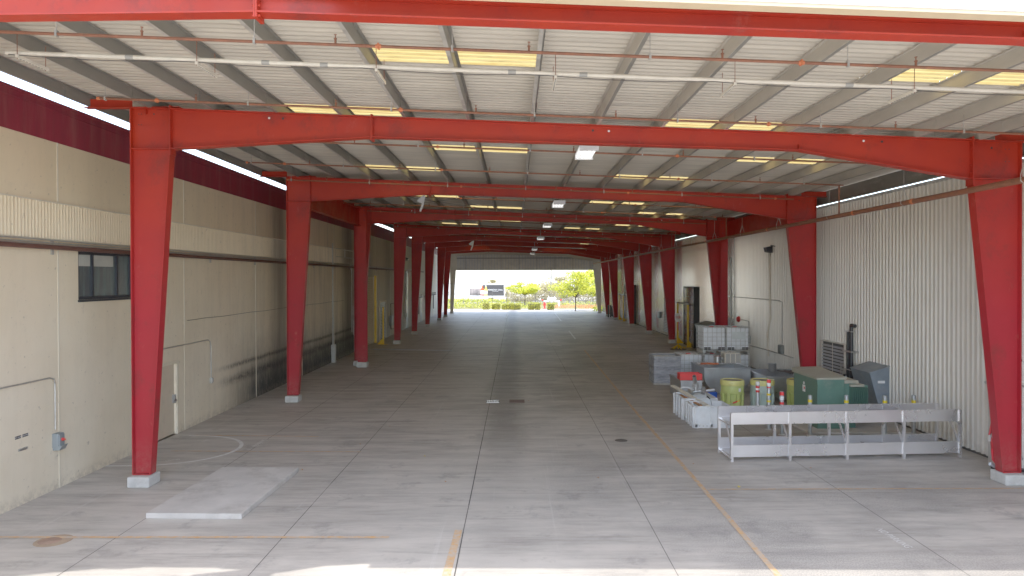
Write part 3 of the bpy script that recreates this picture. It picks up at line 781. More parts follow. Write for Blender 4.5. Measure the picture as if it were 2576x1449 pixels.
# roller door and yellow jambs
m = MB(); z = 0; vs = []; n = 0
while z < rz1-.02:
    vs += [(WL-.10,ry0,z),(WL-.10,ry1,z),(WL-.06,ry0,z+.06),(WL-.06,ry1,z+.06)]; n += 2; z += .12
m.add(vs, [(2*i,2*i+1,2*i+3,2*i+2) for i in range(n-1)])
rd = m.build('roller_door', pbr('roller_cream',(.60,.52,.38),.55,0,.1), lb, fixn=False)
MB().box(WL-.02,WL+.14,ry1+.01,ry1+.26,0,rz1+.1).build('yellow_jamb', M['yellow'], rd)
# louvre door
ly0, ly1, lz1 = 51.2, 53.7, 2.85
m = MB()
for k in range(24):
    z = .15+k*.11; m.hexa([(WL+.02,ly0+.1,z),(WL+.06,ly0+.1,z-.03),(WL+.06,ly1-.1,z-.03),(WL+.02,ly1-.1,z),(WL+.02,ly0+.1,z+.02),(WL+.06,ly0+.1,z-.01),(WL+.06,ly1-.1,z-.01),(WL+.02,ly1-.1,z+.02)])
lv = m.build('louvre_door', M['louvre'], lb)
MB().box(WL,WL+.07,ly0,ly0+.1,0,lz1).box(WL,WL+.07,ly1-.1,ly1,0,lz1).box(WL,WL+.07,ly0+.1,ly1-.1,lz1-.12,lz1).build('frame', M['trimc'], lv)
MB().box(WL+.001,WL+.012,ly0+.1,ly1-.1,0,lz1-.12).build('backing', M['black'], lv)
# dark doorway and cable opening further down
for a, b, zz in ((63.5,65.0,5.2),(73,74.5,2.6)):
    MB().box(WL+.001,WL+.02,a,b,0,zz).build('dark_doorway', M['black'], lb)
# long pipes on the wall
t = thing('wall_pipe', 'red brown pipe running along the left wall under the fluted band', 'pipe', (WL,0,5.17))
MB().tube([(WL+.13,-9,5.17),(WL+.13,75,5.17)], .05, 9).build('pipe', pbr('brown_pipe',(.11,.045,.032),.55,.1,.3,5), t, smooth=True)
t2 = thing('conduit_bundle', 'bundle of thin grey conduits above the red brown wall pipe', 'conduit', (WL,0,5.28))
m = MB()
for k, zz in enumerate((5.27,5.32,5.23)): 
    pts = []
    for j in range(40): pts.append((WL+.05+.03*k, -9+j*2.1, zz+random.uniform(-.012,.012)))
    m.tube(pts, .014, 5)
m.build('conduit', M['zinc'], t2, smooth=True)
q = MB()
for k in range(16): MB().box(WL,WL+.04,15.0+k*3.9,15.06+k*3.9,5.02,5.34).build('bracket', M['galv'], t)

def wall_conduit(side, pts, r, label, name='conduit', mat='zinc'):
    X0 = WL+.04 if side < 0 else WR-.06
    P = [(X0, a, b) for a, b in pts]
    o = MB().tube(P, r, 7).build(name, M[mat], smooth=True); return tag(o, label, 'conduit')
def curve_corner(a, b, rad=.18, n=6):
    return a
wall_conduit(-1, [(11,2.42),(14.9,2.42),(15.02,2.38),(15.06,2.28),(15.06,1.3)], .016, 'thin grey conduit bending down to the switch box with red knob')
wall_conduit(-1, [(18.5,2.55),(22.55,2.55),(22.72,2.50),(22.78,2.36),(22.8,1.3)], .016, 'thin grey conduit passing above the tan door and bending down')
def box_thing(name, label, cat, x, y, z, dx, dy, dz, mat, knob=None, cover=None):
    t = thing(name, label, cat, (x,y,z))
    if x < 0: a, b = x, x+dx
    else: a, b = x-dx, x
    MB().box(a,b,y-dy/2,y+dy/2,z-dz/2,z+dz/2).build('case', M[mat], t, bevel=.012)
    fx = b if x < 0 else a; sg = 1 if x < 0 else -1
    MB().box(min(fx,fx+sg*.02),max(fx,fx+sg*.02),y-dy*.42,y+dy*.42,z-dz*.36,z+dz*.42).build('cover', M[mat], t, bevel=.006)
    if knob: MB().lathe([(.035,0),(.035,.03*sg),(.012,.032*sg),(.012,.07*sg)], (fx+sg*.02,y,z+.02), 10, 'x').build('knob', M[knob], t)
    return t
t = box_thing('switch_box', 'grey angled switch box with a red knob on the near left wall', 'switch box', WL, 15.1, 1.06, .14, .19, .31, 'box', 'redpl')
MB().hexa([(WL+.02,15.0,.86),(WL+.16,15.0,.86),(WL+.16,15.2,.86),(WL+.02,15.2,.86),(WL+.02,15.0,.905),(WL+.22,15.0,.97),(WL+.22,15.2,.97),(WL+.02,15.2,.905)]).build('socket', M['box'], t)
box_thing('outlet_box', 'small grey outlet box at the end of the conduit right of the tan door', 'outlet box', WL, 22.82, 1.22, .07, .12, .18, 'zinc')
# water labels
for txt, y0, l in (('HOT WATER', 13.98, 'small black label reading HOT WATER on the left wall'), ('COLD WATER', 14.19, 'small black label reading COLD WATER on the left wall')):
    t = thing('pipe_label', l, 'label', (WL,y0,1.37))
    MB().box(WL+.001,WL+.004,y0-.085,y0+.085,1.34,1.40).build('plate', M['black'], t)
    text_mesh(txt, .04, 'lettering', M['whitetape'], t, frame_m((WL+.006,y0,1.37),(0,1,0),(0,0,1)), 0, .8)
t = thing('strut_bracket', 'short bare metal channel fixed to the wall under the water labels', 'bracket', (WL,14.1,1.1))
MB().box(WL+.001,WL+.03,13.98,14.24,1.09,1.10).box(WL+.001,WL+.03,13.98,14.24,1.125,1.135).box(WL+.001,WL+.006,13.98,14.24,1.10,1.125).build('channel', M['zinc'], t)
# sign over the tan door
t = thing('wall_sign', 'white sign with blue stripes above the tan door, half hidden by the column', 'sign', (WL,19.0,2.3))
MB().box(WL+.001,WL+.012,18.62,19.56,2.09,2.62).build('panel', M['whitetape'], t)
MB().box(WL+.013,WL+.016,18.66,19.54,2.37,2.44).box(WL+.013,WL+.016,18.66,19.54,2.24,2.31).build('blue_stripe', pbr('sign_blue',(.0,.10,.42),.4), t)
MB().box(WL+.012,WL+.014,18.62,19.56,2.612,2.62).box(WL+.012,WL+.014,19.552,19.56,2.09,2.612).build('border', M['black'], t)
o = MB().tube([(WL+.02,21.2+k*1.3,3.25+.012*math.sin(k*2.1)) for k in range(16)], .008, 5).build('wall_cable', M['cable']); tag(o, 'thin dark cable strung along the left wall above the soot', 'cable')
# vertical conduits & boxes along the far left wall
def vconduit(y, z0, z1, r, label, boxes=()):
    t = thing('vertical_conduit', label, 'conduit', (WL,y,z0))
    MB().tube([(WL+.08,y,z0),(WL+.08,y,z1)], r, 7).build('pipe', M['zinc'], t, smooth=True)
    for zz, h, w in boxes: MB().box(WL+.01,WL+.2,y-w/2,y+w/2,zz,zz+h).build('box', M['zinc'], t, bevel=.01)
vconduit(37.9, .7, 6.4, .035, 'thin vertical conduit left of the square post, ending in a grey box', ((.45,.5,.3),(0,.45,.22)))
vconduit(43.0, 0, 6.2, .05, 'thick vertical conduit nearest the square post with grey boxes', ((1.1,.9,.3),(2.3,.5,.35)))
vconduit(43.9, .3, 5.0, .03, 'thin vertical conduit just behind the thick one', ((1.6,.3,.2),))
vconduit(42.3, 1.3, 5.1, .025, 'thin vertical conduit just before the thick one')
vconduit(63.0, 1.0, 5.2, .11, 'fat dark vertical duct behind the fourth columns', ((1.4,1.2,.4),))
vconduit(69.5, .8, 3.4, .05, 'vertical pipe with small boxes in the far half of the left wall', ((2.0,.3,.5),(.9,.2,.3)))
vconduit(77.0, .5, 3.2, .06, 'dark vertical pipe near the far end of the left wall', ((2.4,.25,.8),))
vconduit(58.0, .6, 6.9, .025, 'thin conduit climbing to the parapet in the middle of the left wall')
for y, z, l in ((39.3,5.9,'left small frame bracket high on the sooty wall'),(41.5,5.9,'right small frame bracket high on the sooty wall')):
    o = MB().bar((WL+.02,y-.5,z+.25),(WL+.3,y+.4,z+.25),.03,.03).bar((WL+.3,y+.4,z+.25),(WL+.3,y+.4,z-.2),.03,.03).bar((WL+.02,y-.5,z-.2),(WL+.3,y+.4,z-.2),.03,.03).build('wall_bracket', M['galv']); tag(o, l, 'bracket')
t = thing('electrical_panel', 'blue grey disconnect box with conduits on the wall past the louvred door', 'electrical box', (WL,55.6,.9))
MB().box(WL,WL+.2,55.3,56.2,.8,1.6).build('case', M['box'], t, bevel=.02)
MB().tube([(WL+.05,55.7,1.6),(WL+.05,55.7,2.5),(WL+.05,58.6,2.5),(WL+.05,58.6,1.7)], .025, 6).tube([(WL+.05,55.7,.8),(WL+.05,55.8,.5),(WL+.05,57.0,.45)], .03, 6).build('conduit', M['cable'], t)
# pipework bundles far left
for y, l in ((71,'upper black valve pipework on the far left wall'),(84,'black pipe rail leaving the far left wall beside the dark columns')):
    m = MB().tube([(WL+.15,y-4,2.55),(WL+.15,y+3,2.55)], .06, 6)
    for k in range(6): m.tube([(WL+.15,y-3.5+k,2.55),(WL+.25,y-3.5+k,2.55),(WL+.25,y-3.5+k,2.85)], .05, 6)
    m.tube([(WL+.15,y,2.5),(WL+.15,y,.9)], .05, 6)
    tag(m.build('valve_pipework', M['black']), l, 'pipework')
t = thing('flood_light', 'black floodlight on a bracket high on the far left wall', 'floodlight', (WL,61.5,6.2))
MB().hexa([(WL+.2,61.3,6.0),(WL+.5,61.4,6.05),(WL+.5,61.9,6.05),(WL+.2,61.8,6.0),(WL+.25,61.3,6.35),(WL+.6,61.4,6.25),(WL+.6,61.9,6.25),(WL+.25,61.8,6.35)]).build('lamp_head', M['black'], t)
MB().bar((WL,61.6,6.2),(WL+.25,61.6,6.2),.05,.05).build('arm', M['black'], t)
def guard_post(x, y, h, label, sg=1):
    t = thing('guard_post', label, 'guard post', (x,y,0), 'yellow door guard posts')
    MB().box(x-.055,x+.055,y-.055,y+.055,0,h).build('post', M['yellow'], t, bevel=.006)
    MB().prism([(x-sg*.06,0),(x-sg*.06,.42),(x-sg*.42,0)], 'y', y-.012, y+.012).build('gusset', M['yellow'], t)
    MB().box(x-.3,x+.3,y-.12,y+.12,0,.012).build('base_plate', M['yellow'], t)
    return t
guard_post(-9.0, 48.2, 2.55, 'yellow guard post with triangular foot in front of the louvred door on the left wall')

# ================================================================ RIGHT BUILDING
rb = thing('metal_building', 'long building with vertical ribbed metal siding on the right of the lane', 'building', (WR,0,0))
ZR = 7.13
m = MB(); vs = []; n = 0; y = -14.
while y < 97:
    for a, h in ((0,0),(.10,0),(.12,.045),(.165,.045),(.185,0)):
        vs += [(WR-h,y+a,.06),(WR-h,y+a,ZR)]; n += 1
    y += .3 if False else .2
m.add(vs, [(2*i,2*i+2,2*i+3,2*i+1) for i in range(n-1)])
m.build('siding', M['siding'], rb, fixn=False)
m = MB().box(WR-.05,WR+.3,-14,97,ZR,ZR+.09); m.build('top_trim', pbr('dirty_trim',(.36,.32,.27),.7,0,.4,2,(.1,.09,.08),.7,3,.45,.65), rb)
MB().box(WR-.02,WR+.2,-14,97,0,.06).build('base_trim', M['joint'], rb)
MB().add([(WR,-14,0),(WR+30,-14,0),(WR+30,-14,ZR),(WR,-14,ZR)],[(0,1,2,3)]).add([(WR,97,0),(WR+30,97,0),(WR+30,97,ZR),(WR,97,ZR)],[(0,1,2,3)]).add([(WR+30,-14,0),(WR+30,97,0),(WR+30,97,ZR),(WR+30,-14,ZR)],[(0,1,2,3)]).build('back_siding', M['sidingfar'], rb)
MB().add([(WR+.2,-14,ZR-.05),(WR+30,-14,ZR-.05),(WR+30,97,ZR-.05),(WR+.2,97,ZR-.05)],[(0,1,2,3)]).build('flat_roof', M['slab'], rb)
def louvre(y0, y1, z0, z1):
    t = MB(); n = int((z1-z0)/.12)
    for k in range(n):
        z = z0+.05+k*.12
        t.hexa([(WR-.10,y0+.04,z-.03),(WR-.06,y0+.04,z+.03),(WR-.06,y1-.04,z+.03),(WR-.10,y1-.04,z-.03),(WR-.11,y0+.04,z-.02),(WR-.07,y0+.04,z+.04),(WR-.07,y1-.04,z+.04),(WR-.11,y1-.04,z-.02)])
    o = t.build('louvre_vent', M['louvre'], rb)
    MB().box(WR-.12,WR-.04,y0,y0+.04,z0,z1).box(WR-.12,WR-.04,y1-.04,y1,z0,z1).box(WR-.13,WR-.03,y0,y1,z1,z1+.03).box(WR-.115,WR-.105,(y0+y1)/2-.015,(y0+y1)/2+.015,z0,z1).build('frame', M['siding'], o)
    MB().box(WR-.055,WR-.045,y0,y1,z0,z1).build('backing', M['black'], o)
louvre(25.0, 26.9, .7, 2.1); louvre(52.5, 55.5, .3, 2.9)
def hood(y0, y1, z1, zb, out, label, st=True):
    t = thing('intake_hood', label, 'vent hood', (WR,(y0+y1)/2,zb))
    yi = (y1-y0)*.0
    m = MB().hexa([(WR-.32,y0,zb),(WR-.05,y0,zb),(WR-.05,y1,zb),(WR-.32,y1,zb),(WR-out,y0,z1-.2),(WR-.05,y0,z1),(WR-.05,y1,z1),(WR-out,y1,z1-.2)])
    m.build('casing', M['bluegrey'], t, bevel=.01)
    MB().hexa([(WR-out-.02,y0-.02,z1-.205),(WR-.04,y0-.02,z1+.005),(WR-.04,y1+.02,z1+.005),(WR-out-.02,y1+.02,z1-.205),(WR-out-.02,y0-.02,z1-.185),(WR-.04,y0-.02,z1+.025),(WR-.04,y1+.02,z1+.025),(WR-out-.02,y1+.02,z1-.185)]).build('top_cap', M['bluegrey'], t)
    if st: MB().box(WR-.42,WR-.2,y0-.006,y0-.002,z1-.52,z1-.44).build('label_plate', M['whitetape'], t)
    return t
hood(22.1, 23.37, 1.70, .2, .67, 'blue grey sloping vent hood on the wall right of the green transformer')
hood(41.2, 43.2, 1.85, .2, .8, 'blue grey sloping vent hood on the wall behind the stacked totes', False)
# black vertical pipes
t = thing('insulated_pipe', 'pair of black insulated pipes rising on the ribbed wall beside the louvre', 'pipe', (WR-.2,24.3,.9))
MB().tube([(WR-.2,24.3,.9),(WR-.2,24.3,2.85)], .065, 10).tube([(WR-.2,24.3,2.84),(WR-.2,24.05,2.84)], .07, 10).tube([(WR-.2,24.55,.9),(WR-.2,24.55,2.6)], .05, 10).build('pipe', M['black'], t, smooth=True)
MB().box(WR-.3,WR-.04,24.1,24.75,1.92,1.96).box(WR-.28,WR-.12,24.2,24.65,2.62,2.64).box(WR-.28,WR-.12,24.2,24.65,1.3,1.32).build('clamp', M['zinc'], t)
t = thing('valve_cluster', 'small tangle of valves and thin pipes between louvre and blue grey hood', 'valves', (WR-.2,24.9,1.0))
m = MB()
for k in range(5): m.tube([(WR-.15,24.7+.12*k,.85),(WR-.18,24.75+.1*k,1.05+.1*k),(WR-.1,25.0,1.2+.05*k)], .014, 5)
m.build('small_pipe', M['zinc'], t); MB().lathe([(.05,-.05),(.06,0),(.05,.05)], (WR-.2,24.8,1.05), 8, 'y').lathe([(.04,-.05),(.05,0),(.04,.05)], (WR-.22,24.95,.9), 8, 'y').build('valve_body', M['black'], t)
# conduits on right wall
def rc(pts, r, label, mat='zinc'): return wall_conduit(1, pts, r, label, 'conduit', mat)
def yw(px): return WR*F/(px-VX)
def zw(px, py): return ZZ(px, py, yw(px))
rc([(yw(2046),zw(2046,905)),(yw(2046),zw(2046,740)),(yw(2044),zw(2044,640)),(yw(2042),zw(2042,630))], .018, 'thin conduit rising beside the right column of the second frame')
box_thing('switch_box', 'blue grey switch box just right of the second frame right column', 'switch box', WR-.04, yw(2043), 1.35, .14, .32, .38, 'box')
box_thing('switch_box', 'blue grey switch box on the ribbed wall left of the second frame right column', 'switch box', WR-.04, yw(1971), 1.35, .14, .36, .38, 'box')
box_thing('switch_box', 'blue grey switch box on the ribbed wall right beside the stacked totes', 'switch box', WR-.04, yw(1887), 1.4, .14, .45, .38, 'box')
box_thing('switch_box', 'blue switch box beside the distant louvre on the right wall', 'switch box', WR-.04, 57.0, 1.5, .16, .8, .5, 'box')
rc([(yw(2000),1.12),(yw(1880),1.12)], .022, 'thin horizontal conduit linking the blue grey switch boxes')
rc([(yw(1970),3.42),(yw(1962),3.47),(yw(1832),3.47),(yw(1832),2.0)], .022, 'long horizontal conduit high on the ribbed wall behind the totes')
rc([(yw(1971),1.5),(yw(1971),3.42)], .018, 'thin conduit rising from the middle switch box')
rc([(yw(1887),1.6),(yw(1887),2.3),(yw(1865),2.33)], .018, 'bent conduit above the switch box beside the totes')
o = MB().tube([(WR-.15,yw(1944),5.6),(WR-.15,yw(1946),2.6),(WR-.22,yw(1943),1.9),(WR-.2,yw(1944),.9)], .045, 8).build('drain_pipe', M['whitepipe'], smooth=True); tag(o, 'pale crooked downpipe dropping into the second steel tank', 'pipe')
o = MB().tube([(WR-.15,yw(1846),5.6),(WR-.15,yw(1846),1.9)], .05, 8).build('drain_pipe', M['zinc'], smooth=True); tag(o, 'grey vertical pipe behind the right column of the doubled frame', 'pipe')
t = thing('flood_light', 'small dark floodlight high on the ribbed wall left of the second frame column', 'floodlight', (WR,yw(1952),5.75))
yy = yw(1952)
MB().hexa([(WR-.45,yy-.15,5.65),(WR-.2,yy-.15,5.6),(WR-.2,yy+.2,5.6),(WR-.45,yy+.2,5.65),(WR-.5,yy-.15,5.85),(WR-.2,yy-.15,5.92),(WR-.2,yy+.2,5.92),(WR-.5,yy+.2,5.85)]).build('lamp_head', M['black'], t)
MB().bar((WR-.04,yy,5.9),(WR-.25,yy,5.95),.04,.04).build('arm', M['black'], t)
t = thing('alarm_bell', 'red round alarm bell on the ribbed wall above the totes', 'alarm', (WR,yw(1862),2.6))
zz = zw(1862,803)
MB().lathe([(.16,0),(.16,-.06),(.11,-.13),(.03,-.15)], (WR-.05,yw(1862),zz), 16, 'x').build('dome', M['redpl'], t, smooth=True)
box_thing('white_cabinet', 'small white cabinet on the wall behind the stacked totes', 'cabinet', WR-.04, 38.8, 1.9, .2, 1.1, .75, 'whitepl')
# dock door housings
def dock(y0, y1, z1, label):
    t = thing('dock_door', label, 'dock door', (WR,(y0+y1)/2,0)); xo = WR-.42
    MB().box(xo,WR-.04,y0,y0+.12,0,z1).box(xo,WR-.04,y1-.12,y1,0,z1).box(xo,WR-.04,y0,y1,z1,z1+.12).build('housing', M['black'], t, bevel=.01)
    n = 7
    for k in range(n):
        a = k*z1/n; MB().box(xo+.03,xo+.06,y0+.12,y1-.12,a+.02,a+z1/n-.02).build('panel', M['panel'], t)
    MB().box(xo+.07,xo+.09,y0+.12,y1-.12,0,z1).build('backing', M['black'], t)
dock(44.9, 47.7, 3.8, 'tall dark glossy strip door in a black housing behind the yellow guard posts')
dock(68.5, 73.5, 3.7, 'smaller looking dark dock door far down the right wall')
def gate(xa, ya, yb, h, names, rail):
    for (y, n) in zip((ya,yb), names): guard_post(xa, y, h, n, -1)
    o = MB().box(xa-.05,xa+.05,ya-.2,yb+.2,h+.001,h+.1).build('guard_rail', M['galv']); tag(o, rail, 'rail')
gate(11.15, 45.7, 48.6, 2.75, ('near yellow guard post beside the tall dark door','far yellow guard post beside the tall dark door'), 'grey rail across the tops of the near pair of yellow posts')
gate(11.15, 73.0, 76.0, 2.7, ('near yellow guard post of the distant pair on the right','far yellow guard post of the distant pair on the right'), 'grey rail across the tops of the distant yellow posts')
t = thing('tall_stanchion_sign', 'octagonal red and white sign on a yellow stanchion with round base', 'sign', (10.2,44.3,0))
bx, by = 10.2, 44.3
MB().lathe([(.52,0),(.52,.03),(.45,.05)], (bx,by,0), 24).build('base_disc', M['iron'], t)
for k in range(5):
    a = k*2*math.pi/5; MB().bar((bx,by,.3),(bx+.42*math.cos(a),by+.42*math.sin(a),.06),.06,.05).build('brace', M['yellow'], t)
MB().tube([(bx,by,.04),(bx,by,1.2)], .03, 8).build('lower_pole', M['yellow'], t)
MB().tube([(bx,by,1.2),(bx,by,1.75)], .028, 8).build('upper_pole', M['redpl'], t)
dirv = Vector((.82,-.57,0)); nn = Vector((-.57,-.82,0)); nn = Vector((.57,.82,0))
m = MB(); r8 = [(.30*math.cos(math.pi/8+k*math.pi/4), .30*math.sin(math.pi/8+k*math.pi/4)) for k in range(8)]
ed = Vector((.45,-.89,0)); no = Vector((.89,.45,0))
vs = [Vector((bx,by,2.0))+ed*u+Vector((0,0,v))-no*.01 for u,v in r8]+[Vector((bx,by,2.0))+ed*u+Vector((0,0,v))+no*.01 for u,v in r8]
m.add(vs, [tuple(range(8)), tuple(range(15,7,-1))]+[(i,i+8,(i+1)%8+8,(i+1)%8) for i in range(8)])
pl = m.build('sign_plate', M['whitetape'], t)
text_mesh('STOP', .2, 'lettering', M['redtape'], t, frame_m(Vector((bx,by,2.0))-no*.014, ed, (0,0,1)))
# things at the far right: standpipes and equipment
for k, (x, y) in enumerate(((10.6,80.5),(10.9,80.8),(11.2,80.2))):
    o = MB().tube([(x,y,0),(x,y,1.4)], .08, 8).build('pipe_bollard', M['iron']); tag(o, ['left','middle','right'][k]+' dark pipe bollard at the far right columns', 'bollard', 'dark bollards at the far right')
m = MB().tube([(11.3,82,0),(11.3,82,1.2),(11.3,83,1.2),(11.3,83,0)], .08, 7).lathe([(.18,-.02),(.18,.02)], (11.3,82.5,1.35), 10)
tag(m.build('fire_valve', M['iron']), 'dark valve assembly near the far right wall', 'valve')
# equipment at right edge behind column
t = thing('pump_unit', 'grey pump panel with pipe fittings standing behind the nearest right column', 'equipment', (11.5,16.4,0))
MB().box(11.30,11.66,16.3,16.9,0,1.95).build('cabinet', M['galv'], t, bevel=.02)
MB().box(11.24,11.7,16.25,16.95,1.95,2.0).build('cap', M['zinc'], t)
MB().tube([(11.2,16.2,.5),(11.5,16.2,.55),(11.6,16.2,.3)], .04, 7).tube([(11.25,16.2,1.5),(11.6,16.2,1.52)], .035, 7).build('fitting', M['steel'], t, smooth=True)
MB().bar((11.1,16.35,.05),(11.75,16.35,.05),.3,.05).build('skid', M['black'], t)
o = MB().bar((11.0,16.35,2.55),(11.72,16.35,2.57),.06,.05).build('wall_rail', M['black']); tag(o, 'short black rail on the wall right of the nearest right column', 'rail')
m = MB(); 
for k in range(3): m.tube([(10.55+.03*k,15.62,1.35-.1*k),(10.50,15.66,1.0),(10.52+.05*k,15.6,.7),(10.58,15.66,.45+.03*k),(10.64,15.62,.36)], .022, 7)
t = thing('red_hose', 'red hose hanging behind the foot of the nearest right column', 'hose', (10.6,15.65,.4)); m.build('hose', M['hose'], t, smooth=True)
MB().tube([(10.50,15.64,1.0),(10.48,15.62,.86)], .026, 7).tube([(10.5,15.63,.36),(10.62,15.63,.3)], .04, 7).build('nozzle', M['steel'], t)

# ================================================================ STORED GOODS
# --- aluminium ramp rack on its side
t = thing('aluminium_rack', 'long two tier aluminium walkway rack on the floor in front of the bollards', 'rack', (8.2,17.8,0))
A = Vector((5.28,17.25,0)); B = Vector((11.08,17.62,0)); ux = (B-A).normalized(); L = (B-A).length; uy = Vector((-ux.y,ux.x,0)); W = .88
def RP(a, b, z): p = A+ux*a+uy*b; return (p.x,p.y,z)
def rbox(mb, a0,a1,b0,b1,z0,z1): mb.hexa([RP(a0,b0,z0),RP(a1,b0,z0),RP(a1,b1,z0),RP(a0,b1,z0),RP(a0,b0,z1),RP(a1,b0,z1),RP(a1,b1,z1),RP(a0,b1,z1)])
bay = L/4
for b0, nm in ((0,'front'),(W,'rear')):
    for k in range(5):
        m = MB(); a = k*bay
        rbox(m, a-.03, a+.03, b0-.035, b0+.035, 0, 1.19); m.build('upright', M['alu'], t)
for b0 in (.0, W-.012):
    for z0 in (.11, .91):
        for k in range(4):
            m = MB(); rbox(m, k*bay+.03, (k+1)*bay-.03, b0, b0+.012, z0, z0+.27); m.build('side_panel', M['alu'], t)
        m = MB(); rbox(m, .0, L, b0-.015 if b0 < .1 else b0-.01, b0+.03, z0+.271, z0+.29); m.build('top_rail', M['alu'], t)
for z0 in (.10, .90):
    m = MB(); n = 150
    for k in range(n):
        a = .03+k*(L-.06)/n; rbox(m, a, a+.012, .02, W-.02, z0, z0+.03)
    m.build('grating', M['alu'], t)
for k in range(5):
    a = k*bay; m = MB()
    m.bar(RP(a,W*.45,.88), RP(a,.03,.40), .035, .035)
    rbox(m, a-.02, a+.02, .03, W-.03, .06, .10); rbox(m, a-.02, a+.02, .03, W-.03, .86, .90)
    m.build('brace', M['alu'], t)

# --- transformer pad, transformer
o = MB().box(8.40,11.5,20.28,24.0,0,.05).build('transformer_pad', M['slab'], bevel=.01); tag(o, 'thin concrete pad under the green transformer', 'concrete pad')
t = thing('transformer', 'dark green pad mounted transformer cabinet with cooling fins', 'transformer', (9.4,21,.05))
x0, x1, y0, y1 = 8.86, 9.66, 20.75, 22.5
MB().box(x0,x1,y0,y1,.05,1.5).build('cabinet', M['tgreen'], t, bevel=.012)
MB().hexa([(x0-.04,y0-.04,1.5),(x1+.04,y0-.04,1.5),(x1+.04,y1+.04,1.5),(x0-.04,y1+.04,1.5),(x0-.04,y0-.04,1.545),(x1+.04,y0-.04,1.57),(x1+.04,y1+.04,1.66),(x0-.04,y1+.04,1.64)]).build('lid', M['tgreentop'], t)
MB().box(x1+.01,10.05,y0+.12,y1-.1,.05,1.36).build('tank', M['tgreen'], t, bevel=.01)
MB().box(x1+.01,10.1,y0+.05,y1-.05,1.37,1.46).box(9.85,10.25,y0+.0,y1-.3,1.28,1.345).build('tank_top', M['tgreentop'], t, bevel=.01)
m = MB()
for k in range(8): m.box(9.86+.06*k,9.875+.06*k,y0-.12,y0+.119,.25,1.27)
m.build('cooling_fins', M['tgreen'], t)
m = MB()
for k in range(9): m.box(10.06,10.42,y0+.16+.16*k,y0+.19+.16*k,.2,1.3)
m.build('cooling_fins', M['tgreen'], t)
MB().box(x0-.006,x0-.001,y0+.85,y0+1.05,1.0,1.2).build('warning_label', M['whitetape'], t)
MB().box(x0-.0065,x0-.0015,y0+.9,y0+1.0,1.22,1.30).build('number_plate', M['whitetape'], t)
MB().box(x0-.008,x0-.0062,y0+.87,y0+.95,1.08,1.15).build('warning_mark', M['redtape'], t)
MB().box(x0-.05,x0-.001,y0+.35,y0+.47,.68,.74).box(x0-.06,x0-.04,y0+.38,y0+.41,.55,.74).build('latch', M['tgreen'], t)
for z in (.4,1.25): MB().box(x0+.0,x0+.05,y0-.03,y0-.001,z,z+.12).build('hinge', M['tgreen'], t)

# --- bollards
def bollard(px, py, ptop, bands, label, r=.057):
    x, y = G(px, py); h = ZZ(px, ptop, y)
    t = thing('bollard', label, 'bollard', (x,y,0), 'steel pipe bollards in front of the stored goods')
    MB().lathe([(r,0),(r,h-.01),(r*.9,h),(.01,h+.004)], (x,y,0), 18).build('pipe', M['bollard'], t, smooth=True)
    for zf, hh, mm in bands:
        MB().lathe([(r+.003,h-zf-hh),(r+.003,h-zf)], (x,y,0), 18).build('tape_band', M[mm], t, smooth=True)
    MB().lathe([(r+.05,0),(r+.02,.02)], (x,y,0), 14).build('grout_ring', M['block'], t)
    return t
bollard(1907,1066,960, ((.01,.09,'whitetape'),(.13,.07,'redtape'),(.20,.06,'whitetape'),(.26,.07,'redtape')), 'bollard with red and white bands nearest the first drum')
bollard(1935,1081,954, ((.01,.10,'redtape'),(.11,.09,'whitetape'),(.22,.04,'redtape'),(.42,.06,'yeltape'),(.62,.06,'yeltape'),(.86,.06,'yeltape')), 'tallest bollard with red top and three yellow bands')
bollard(1968,1094,985, ((.01,.10,'redtape'),(.14,.10,'whitetape'),(.30,.07,'redtape')), 'short bollard with red, white and red bands left of the transformer')
bollard(2039,1095.4,994.4, ((.12,.08,'yeltape'),), 'bollard with one yellow band in front of the green cabinet')
bollard(2130.5,1094,994.4, ((.14,.08,'yeltape'),), 'bollard with one yellow band in front of the cooling fins')
bollard(2227.5,1093,995, ((.14,.08,'yeltape'),), 'bollard with one yellow band in front of the blue grey hood')
bollard(2300,1092,994.5, ((.14,.08,'yeltape'),), 'rightmost yellow banded bollard closest to the ribbed wall')

# --- drums
def drum(px, py, body, label, lab=False):
    y = 24.4; x = XX(px, y)
    t = thing('overpack_drum', label, 'drum', (x,y,0), 'plastic overpack drums')
    MB().lathe([(.27,0),(.30,.02),(.325,.5),(.37,.52),(.385,.56),(.385,.80),(.37,.82)], (x,y,0), 36).build('body', M[body], t, smooth=True)
    MB().lathe([(.40,.80),(.405,.82),(.405,.93),(.39,.975),(.35,.98),(.34,.95),(.01,.955)], (x,y,0), 36).build('lid', M['lid'], t, smooth=True)
    m = MB()
    for k in range(8):
        a = k*math.pi/4+.2; c, s_ = math.cos(a), math.sin(a)
        m.bar((x+.345*c,y+.345*s_,.03),(x+.372*c,y+.372*s_,.55),.10,.06)
    m.build('rib', M[body], t)
    for k in range(8):
        a = k*math.pi/4+.1; MB().box(x+.37*math.cos(a)-.012,x+.37*math.cos(a)+.012,y+.37*math.sin(a)-.012,y+.37*math.sin(a)+.012,.95,.985).build('lid_notch', M['greyb'], t)
    MB().lathe([(.33,.9555),(.30,.962),(.01,.962)], (x,y,0), 24).build('lid_dirt', pbr('lid_dirt',(.30,.27,.2),.9,0,.3,8), t)
    if lab: MB().box(x+.10,x+.17,y-.392,y-.387,.62,.73).build('paper_label', M['whitetape'], t)
drum(1842, 0, 'drum', 'yellow green plastic drum with paper label nearest the steel tank', True)
drum(1917.5, 0, 'drumgrey', 'faded grey green drum with yellow lid behind the banded bollards')
drum(2010, 0, 'drum', 'yellow green drum mostly hidden behind the green transformer')

